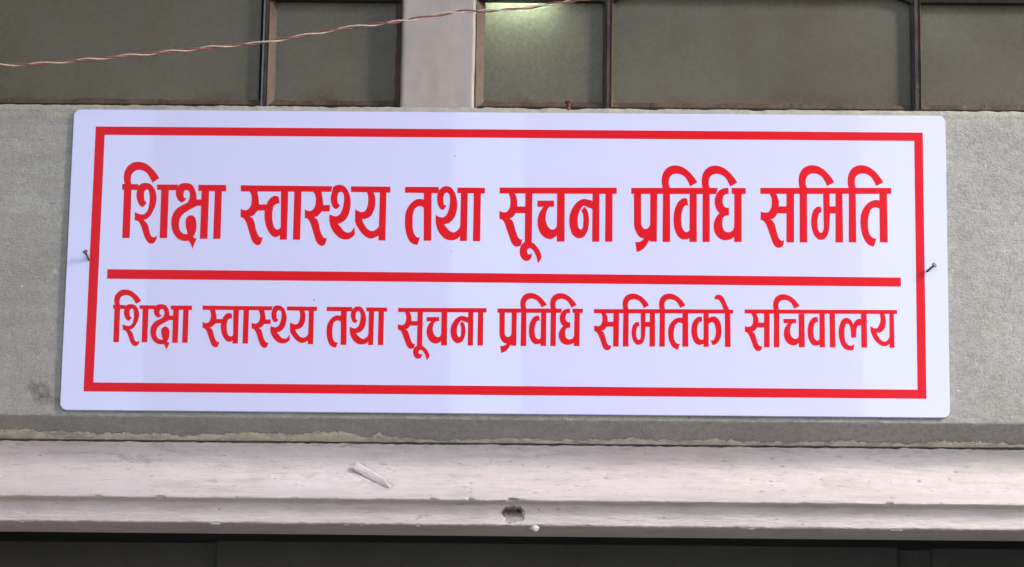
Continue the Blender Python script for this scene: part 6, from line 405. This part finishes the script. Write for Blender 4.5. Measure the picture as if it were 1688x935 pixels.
# paint drips along the lower edge
def drip(x, r, sx=1.0, dz=0.0):
    bm = bmesh.new(); bmesh.ops.create_uvsphere(bm, u_segments=16, v_segments=10, radius=1)
    for v in bm.verts:
        n = 1+.38*N(v.co.x*1.3+x, v.co.z*1.3, v.co.y, 2)-.25*max(0, -v.co.z)*abs(v.co.x)
        v.co = Vector(((x+v.co.x*r*sx*n)*MM, (-4.5+WY+v.co.y*r*.8)*MM, (2914.7+WZ+dz+v.co.z*r*(1.0 if v.co.z < 0 else .5)*n)*MM))
    bm_mesh('paint_drip', bm, mat_drip, fr, True)
drip(33, 4.3, 1.15, -1.0); drip(-293, 2.0, 4.0, .2); drip(-86, 1.5, 2.0); drip(-159, 1.3, 2.2); drip(253, 1.5, 3.2); drip(401, 1.5, 4.6); drip(-490, 1.1, 3.0)
for i in range(26): drip(random.uniform(-520, 530), random.uniform(.35, .9), random.uniform(1, 3.0), random.uniform(-.1, .5))
def fleck(x, y, z, r):
    bm = bmesh.new(); bmesh.ops.create_icosphere(bm, subdivisions=1, radius=1)
    for v in bm.verts: v.co = Vector(((x+v.co.x*r*1.6)*MM, (y+v.co.y*r)*MM, (z+v.co.z*r*.35)*MM))
    return bm
bm = bmesh.new()
for i in range(60):
    x = random.uniform(-530, 540); y = random.uniform(-4, 33)+WY; r = random.uniform(.3, 1.1)
    b2 = fleck(x, y, 2914.1+WZ, r); me = bpy.data.meshes.new('t'); b2.to_mesh(me); b2.free(); bm.from_mesh(me); bpy.data.meshes.remove(me)
o = bm_mesh('paint_flecks', bm, mat_drip, fr, True); tag(o, kind='stuff')

# ------------------------------------------------------------------ dark door below
dr = empty('door', (0, .12, 0)); tag(dr, 'very dark olive door in shadow below the door frame head', 'door')
box('door_panel', -.3005, .4090, .124, .155, 0, 2.93, mat_door, dr)
box('stile', -.60, -.3005, .133, .155, 0, 2.93, mat_door, dr)
box('stile', .4090, .446, .135, .155, 0, 2.93, mat_door, dr)
box('stile', .446, .60, .126, .155, 0, 2.93, mat_door, dr)

# ------------------------------------------------------------------ windows above the beam
def prism(name, pts, x0, x1, mat, parent):      # pts (Y,z) extruded along x, mm
    V = [(x0*MM, a*MM, b*MM) for a, b in pts]+[(x1*MM, a*MM, b*MM) for a, b in pts]; n = len(pts)
    F = [tuple(range(n))[::-1], tuple(range(n, 2*n))]+[(i, (i+1) % n, n+(i+1) % n, n+i) for i in range(n)]
    return mesh(name, V, F, mat, parent)
def vputty(parent, x0, x1, wide, z0, z1, left):     # vertical triangular fillet of putty, uneven
    V = []; F = []; zs = frange(z0, z1, 4)+[z1]
    for j, z in enumerate(zs):
        d = wide*(1+.18*N(z*.06, x0*.1)); s = 1 if left else -1; xx = x0
        P = [(xx, 27), (xx, 17.5+.6*N(z*.1, 3)), (xx+s*d, 25.2), (xx+s*d, 27)]
        for a, b in P: V.append((a*MM, (b+WY)*MM, z*MM))
        if j:
            for k in range(3):
                q = (j-1)*4+k; F.append((q, q+1, q+5, q+4))
    return mesh('glazing_putty', V, F, mat_brown, parent, False)
def hputty(parent, x0, x1, z=3378.6):
    box('shadow_gap_strip', x0*MM, x1*MM, (19+WY)*MM, (25+WY)*MM, 3.366, 3.3796, mat_rail, parent)  # near-black strip stands in for the shadow gap below the panes
    V = []; F = []; X = frange(x0, x1, 2)+[x1]
    for j, x in enumerate(X):
        d = 8.5*(1+.22*N(x*.05, 3.3)+.15*N(x*.3, 1.0))
        for a, b in ((21, z), (21+.5*N(x*.1), z+1.5), (25.4, z+1.5+d*.8), (27, z+1.5+d*.8)): V.append((x*MM, (a+WY)*MM, b*MM))
        if j:
            for k in range(3):
                q = (j-1)*4+k; F.append((q, q+1, q+5, q+4))
    return mesh('glazing_putty', V, F, mat_brown, parent, False)
def pane(parent, x0, x1):
    return box('glass_pane', x0*MM, x1*MM, (26+WY)*MM, (30+WY)*MM, 3.366, 3.80, mat_glass, parent)
def bar(parent, x, wd, top=3790):
    bm = bmesh.new(); box_bm(bm, (x-wd/2)*MM, (x+wd/2)*MM, (17+WY)*MM, (25.8+WY)*MM, 3.366, top*MM, wd*.32*MM)
    o = bm_mesh('glazing_bar', bm, mat_bar, parent, False); return o
WZT = 3790
def rail(parent, x0, x1, zl, arch=False):
    # lower edge profile along x; arch: raised centre with rounded corners
    pts = []
    if arch:
        for k in range(0, 41):
            u = k/40; x = x0+(x1-x0)*u
            e = min(x-x0, x1-x); R = 30.0
            up_ = 9.0*(1-max(0, 1-e/R)**2.2)
            pts.append((x, zl+up_))
    else:
        pts = [(x0, zl-3.5)]+[(x0+4*(1-math.cos(a)), zl-3.5+3.5*math.sin(a)) for a in (.5, 1.0, 1.57)]+[(x1-4*(1-math.cos(a)), zl-3.5+3.5*math.sin(a)) for a in (1.57, 1.0, .5)]+[(x1, zl-3.5)]
    Y0, Y1 = 17.5+WY, 25+WY; V = []; F = []
    for x, z in pts: V += [(x*MM, Y0*MM, z*MM), (x*MM, Y1*MM, z*MM), (x*MM, Y0*MM, 3.53), (x*MM, Y1*MM, 3.53)]
    for j in range(len(pts)-1):
        a = j*4; b = a+4; F += [(a, b, b+1, a+1), (a, a+2, b+2, b), (a+2, a+3, b+3, b+2), (a+1, b+1, b+3, a+3)]
    return mesh('cross_rail', V, F, mat_rail, parent)
wl = empty('steel_window', (-.4, .04, 3.37)); tag(wl, 'left steel window with two dirty frosted panes, left of the pink post', 'window', 'windows above the beam')
pane(wl, -705, -266); pane(wl, -256, -100)
bar(wl, -258.7, 4.4); box('bar_highlight', -.2628, -.2610, (19+WY)*MM, (25+WY)*MM, 3.366, 3.79, mat_highlight, wl)  # thin pale strip paints a highlight down the bar's left edge
vputty(wl, -256.2, 0, 7.5, 3366, 3790, True); vputty(wl, -114.0, 0, 7.5, 3366, 3790, False)
hputty(wl, -705, -262.5)
hputty(wl, -256, -122)
rail(wl, -256, -116, 3497.8)
wr = empty('steel_window', (.3, .04, 3.37)); tag(wr, 'right steel window with three frosted panes and two dark bars, right of the pink post', 'window', 'windows above the beam')
pane(wr, -48, 101.5); pane(wr, 106, 427); pane(wr, 432, 705)
bar(wr, 103.8, 8.0); bar(wr, 429.2, 9.4)
vputty(wr, -36.0, 0, 8.5, 3366, 3790, True)
vputty(wr, 100.2, 0, 2.0, 3366, 3790, False); vputty(wr, 107.4, 0, 2.0, 3366, 3790, True)
vputty(wr, 424.7, 0, 1.6, 3366, 3790, False); vputty(wr, 433.6, 0, 1.6, 3366, 3790, True)
hputty(wr, -36, 100); hputty(wr, 108, 424); hputty(wr, 434, 705)
rail(wr, -36, 100, 3499); rail(wr, 107, 426, 3498, True); rail(wr, 433, 705, 3500)
# painted post
V = []; F = []
pw = empty('window_post', (-.076, .02, 3.37)); tag(pw, 'wide pinkish painted post standing between the two windows', 'post')
zs = frange(3362, 3800, 4)+[3800]
sec = [(-115.2, 60), (-115.0, 13), (-114.2, 11.4), (-113.2, 10.4), (-112, 10)]+[(-112+3.05*k, 10) for k in range(1, 24)]+[(-40.4, 10), (-38.8, 10.4), (-37.8, 11.4), (-37.2, 13), (-37, 60)]
for j, z in enumerate(zs):
    for k, (x, y) in enumerate(sec):
        V.append(((x+N(z*.03, k*.02, 3)*.5)*MM, (y+WY-2+N(z*.03, x*.05, 4)*.5)*MM, (z)*MM))
    if j:
        n = len(sec)
        for k in range(n-1): q = (j-1)*n+k; F.append((q, q+1, q+n+1, q+n))
mesh('post_face', V, F, mat_post, pw, True)
# lamp inside, behind the third pane
lp = empty('tube_lamp', (.0, .06, 3.5)); tag(lp, 'lit tube lamp glowing behind the frosted pane right of the post', 'lamp')
bm = bmesh.new(); bmesh.ops.create_cone(bm, segments=16, radius1=.007, radius2=.007, depth=.07, cap_ends=True)
bmesh.ops.rotate(bm, verts=bm.verts, matrix=Matrix.Rotation(math.radians(90), 3, 'Y')); bmesh.ops.translate(bm, verts=bm.verts, vec=(.008, .052, 3.509))
bm_mesh('tube', bm, mat_lamp, lp, True)
for x in (-.034, .050):
    bm = bmesh.new(); box_bm(bm, x-.006, x+.006, .044, .062, 3.499, 3.523, .002); bm_mesh('lamp_holder', bm, mat_rail, lp)

# ------------------------------------------------------------------ twisted wire
WP = [(-760, 3398), (-690, 3399), (-620, 3400.5), (-571.5, 3401.4), (-533.3, 3402.4), (-495.1, 3404.2), (-438.0, 3409.6), (-374.6, 3416.7), (-317.5, 3423.4), (-257.2, 3430.2), (-203.4, 3440.4), (-165.4, 3447.6), (-111.3, 3455.1), (-79.7, 3461.5), (-51.1, 3466.0), (-25.6, 3467.0), (6.2, 3469.2), (38.0, 3474.3), (76.2, 3480.7), (120.7, 3488.6), (180, 3500), (260, 3516), (360, 3538)]
def wire_pt(x):
    for i in range(len(WP)-1):
        if WP[i][0] <= x <= WP[i+1][0]:
            p0 = WP[max(0, i-1)]; p1 = WP[i]; p2 = WP[i+1]; p3 = WP[min(len(WP)-1, i+2)]
            t = (x-p1[0])/(p2[0]-p1[0]); m1 = (p2[1]-p0[1])/(p2[0]-p0[0])*(p2[0]-p1[0]); m2 = (p3[1]-p1[1])/(p3[0]-p1[0])*(p2[0]-p1[0])
            return (2*t**3-3*t*t+1)*p1[1]+(t**3-2*t*t+t)*m1+(-2*t**3+3*t*t)*p2[1]+(t**3-t*t)*m2
    return WP[-1][1]
tw = empty('twisted_wire', (0, -.03, 3.42)); tag(tw, 'thin twisted pair of cream and pink wires strung across in front of the windows', 'wire')
def strand(ph, mat, R=.95, r=.78):
    xs = frange(-755, 355, 1.4); V = []; F = []; C = 8
    for j, x in enumerate(xs):
        z = wire_pt(x)+.35*N(x*.02, 8.8); th = 2*math.pi*(x/46.0+.35*N(x*.006, 4.4))+ph
        RR = R*(1+.5*N(x*.02, 2.2))
        cy_, cz = -30+RR*math.cos(th), z+RR*math.sin(th)
        for k in range(C):
            a = 2*math.pi*k/C; V.append((x*MM, (cy_+r*math.cos(a))*MM, (cz+r*math.sin(a))*MM))
        if j:
            for k in range(C): q = (j-1)*C; F.append((q+k, q+(k+1) % C, q+C+(k+1) % C, q+C+k))
    mesh('strand', V, F, mat, tw, True)
strand(0, mat_wire1, R=1.15, r=.85); strand(math.pi, mat_wire2, R=1.15, r=.92)

# ------------------------------------------------------------------ the sign
sg = empty('sign_board', (0, 0, 3.2)); tag(sg, 'glossy white sign with red border and two lines of red Devanagari lettering on grey beam', 'sign')
HW, HH, RC, TH = 457.0, 164.6, 7.5, 2.5
out = []
for cx, cz, a0 in ((HW-RC, HH-RC, 0), (-HW+RC, HH-RC, 90), (-HW+RC, -HH+RC, 180), (HW-RC, -HH+RC, 270)):
    for k in range(9):
        a = math.radians(a0+k*11.25); out.append((cx+RC*math.cos(a), cz+RC*math.sin(a)))
bm = bmesh.new()
vs = [bm.verts.new((x*MM, 0, (Z0+z)*MM)) for x, z in out]; f = bm.faces.new(vs)
r = bmesh.ops.extrude_face_region(bm, geom=[f]); ev = [v for v in r['geom'] if isinstance(v, bmesh.types.BMVert)]
bmesh.ops.translate(bm, verts=ev, vec=(0, TH*MM, 0))
rim = [e for e in bm.edges if all(abs(v.co.y) < 1e-6 for v in e.verts)]
bmesh.ops.bevel(bm, geom=rim, offset=.35*MM, segments=2, affect='EDGES')
bm_mesh('panel', bm, mat_sign, sg)
def flat_print(name, polys, label=None, t=.12):
    """union of the outlines (mm in the sign's plane) as a thin raised film"""
    vs = []; fs = []
    for P in polys:
        if sum(P[i-1][0]*P[i][1]-P[i][0]*P[i-1][1] for i in range(len(P))) < 0: P = P[::-1]
        b = len(vs); vs += [Vector(p) for p in P]; fs.append(list(range(b, b+len(P))))
    ov, oe, of, _a, _b, src = geometry.delaunay_2d_cdt(vs, [], fs, 0, 1e-4, True)
    of = [tr for tr, sr in zip(of, src) if sr]
    cnt = {}
    for tri in of:
        for i in range(len(tri)):
            a, b = tri[i], tri[(i+1) % len(tri)]; cnt.setdefault((min(a, b), max(a, b)), []).append((a, b))
    n = len(ov); V = [(v.x*MM, -t*MM, (Z0+v.y)*MM) for v in ov]+[(v.x*MM, .05*MM, (Z0+v.y)*MM) for v in ov]
    F = [tuple(tr) for tr in of]
    for k, l in cnt.items():
        if len(l) == 1: a, b = l[0]; F.append((b, a, a+n, b+n))
    o = mesh(name, V, F, mat_red, sg); bm = bmesh.new(); bm.from_mesh(o.data); bmesh.ops.delete(bm, geom=[v for v in bm.verts if not v.link_faces], context='VERTS')
    bmesh.ops.recalc_face_normals(bm, faces=bm.faces); bm.to_mesh(o.data); bm.free()
    if label: o['label'] = label
    return o
def R(x0, z0, x1, z1): return [(x0, z0), (x1, z0), (x1, z1), (x0, z1)]
flat_print('border', [R(-433.4, 145.6, 433.2, 136.3), R(-433.4, -134.9, 433.2, -144.6), R(-433.4, 145.6, -423.6, -144.6), R(424.2, 145.6, 433.2, -144.6)])
flat_print('divider', [[(-414.4, -12.0), (408.5, -14.0), (408.5, -23.9), (-414.4, -22.4)]])
WL = ['word शिक्षा in the upper line', 'word स्वास्थ्य in the upper line', 'word तथा in the upper line', 'word सूचना in the upper line', 'word प्रविधि in the upper line', 'word समिति in the upper line',
      'word शिक्षा in the lower line', 'word स्वास्थ्य in the lower line', 'word तथा in the lower line', 'word सूचना in the lower line', 'word प्रविधि in the lower line', 'word समितिको in the lower line', 'word सचिवालय in the lower line']
for s, lab in zip(LETTERS, WL):
    flat_print('lettering', [[(int(a)/100, int(b)/100) for a, b in (q.split(',') for q in P.split(' '))] for P in s.split('|')], lab)

# faint printing ghosts and fly specks on the face
bm = bmesh.new()
for x, w_, z in ((-281, 2.2, 109.4), (-269, 1.6, 109.2), (-259, 3.0, 109.0), (-247, 1.8, 109.3), (-243, 2.6, 109.0), (-236, 3.4, 108.9), (-232, .9, 107.6), (-227, 2.2, 108.8), (-220, 3.0, 108.8), (-211, 2.8, 108.7), (-203, 3.2, 108.5), (-197, 1.2, 109.0), (200, 2.4, 6.0), (318, 2.8, 3.0), (-252, 1.4, 86)):
    bmesh.ops.create_cone(bm, segments=10, radius1=.5*MM, radius2=.45*MM, depth=.06*MM, cap_ends=True, matrix=Matrix.Translation((x*MM, -.02*MM, (Z0+z)*MM)) @ Matrix.Diagonal((w_, 1, .5, 1)) @ Matrix.Rotation(math.radians(90), 4, 'X'))
tag(bm_mesh('faint_marks', bm, mat_faint, sg), kind='stuff')
bm = bmesh.new()
for x, z, r in ((-55.4, 115.5, .8), (-57, 10.5, .7), (-198.8, -43.6, .9), (-203, -52, .7), (-231, -62, .6), (30, 128, .3), (-150, -95, .4), (210, 100, .35), (355, -110, .4), (-330, 60, .4), (120, -2, .4), (262, 12, .35), (-95, -120, .35)):
    bmesh.ops.create_cone(bm, segments=10, radius1=r*MM, radius2=r*.6*MM, depth=.4*MM, cap_ends=True, matrix=Matrix.Translation((x*MM, -.1*MM, (Z0+z)*MM)) @ Matrix.Rotation(math.radians(90), 4, 'X') @ Matrix.Diagonal((1, .75, 1, 1)))
tag(bm_mesh('specks', bm, mat_rail, sg), kind='stuff')

# ------------------------------------------------------------------ nails and screw
def rod(bm, p0, p1, r0, r1, seg=12):
    d = Vector(p1)-Vector(p0); q = d.to_track_quat('Z', 'Y').to_matrix().to_4x4(); q.translation = (Vector(p0)+Vector(p1))/2
    bmesh.ops.create_cone(bm, segments=seg, radius1=r0, radius2=r1, depth=d.length, cap_ends=True, matrix=q)
def nail(base, tip, label, hr=2.9, sr_=1.25, thick=1.3, taper=False):
    b = Vector(base)*MM; t = Vector(tip)*MM; d = (t-b).normalized()
    root = empty('nail', b); tag(root, label, 'nail', 'nails holding the sign')
    bm = bmesh.new(); rod(bm, b-d*.006, t, sr_*MM, sr_*MM); bm_mesh('shank', bm, mat_nail, root, True)
    bm = bmesh.new(); rod(bm, t-d*.0004, t+d*thick*.5*MM, hr*.86*MM, hr*MM, 18); rod(bm, t+d*thick*.5*MM, t+d*thick*MM, hr*MM, hr*.8*MM, 18)
    bm_mesh('nail_head', bm, mat_nail, root, False)
nail((-433.8, 0, 3198.2), (-437.4, -6.5, 3204.6), 'small steel nail sticking out of the left edge of the white sign')
nail((436.2, 0, 3193.4), (442.6, -6.5, 3197.6), 'small steel nail bent outwards at the right edge of the white sign')
sc = empty('screw', (.0625, .004, 3.37)); tag(sc, 'short rusty red screw standing on top of the grey beam beside the sign', 'screw')
bm = bmesh.new(); rod(bm, (.0625, .006, 3.358), (.0625, .005, 3.3760), .0020, .0019, 12)
for k in range(6):
    rod(bm, (.0625, .006, 3.364+.002*k), (.0625, .006, 3.3648+.002*k), .0024, .0019, 12)
bm_mesh('shank', bm, mat_rust, sc, False)
bm = bmesh.new(); rod(bm, (.0625, .005, 3.3760), (.0625, .005, 3.3783), .0020, .0040, 16); rod(bm, (.0625, .005, 3.3783), (.0625, .005, 3.3790), .0040, .0039, 16)
bm_mesh('screw_head', bm, mat_rust, sc, False)
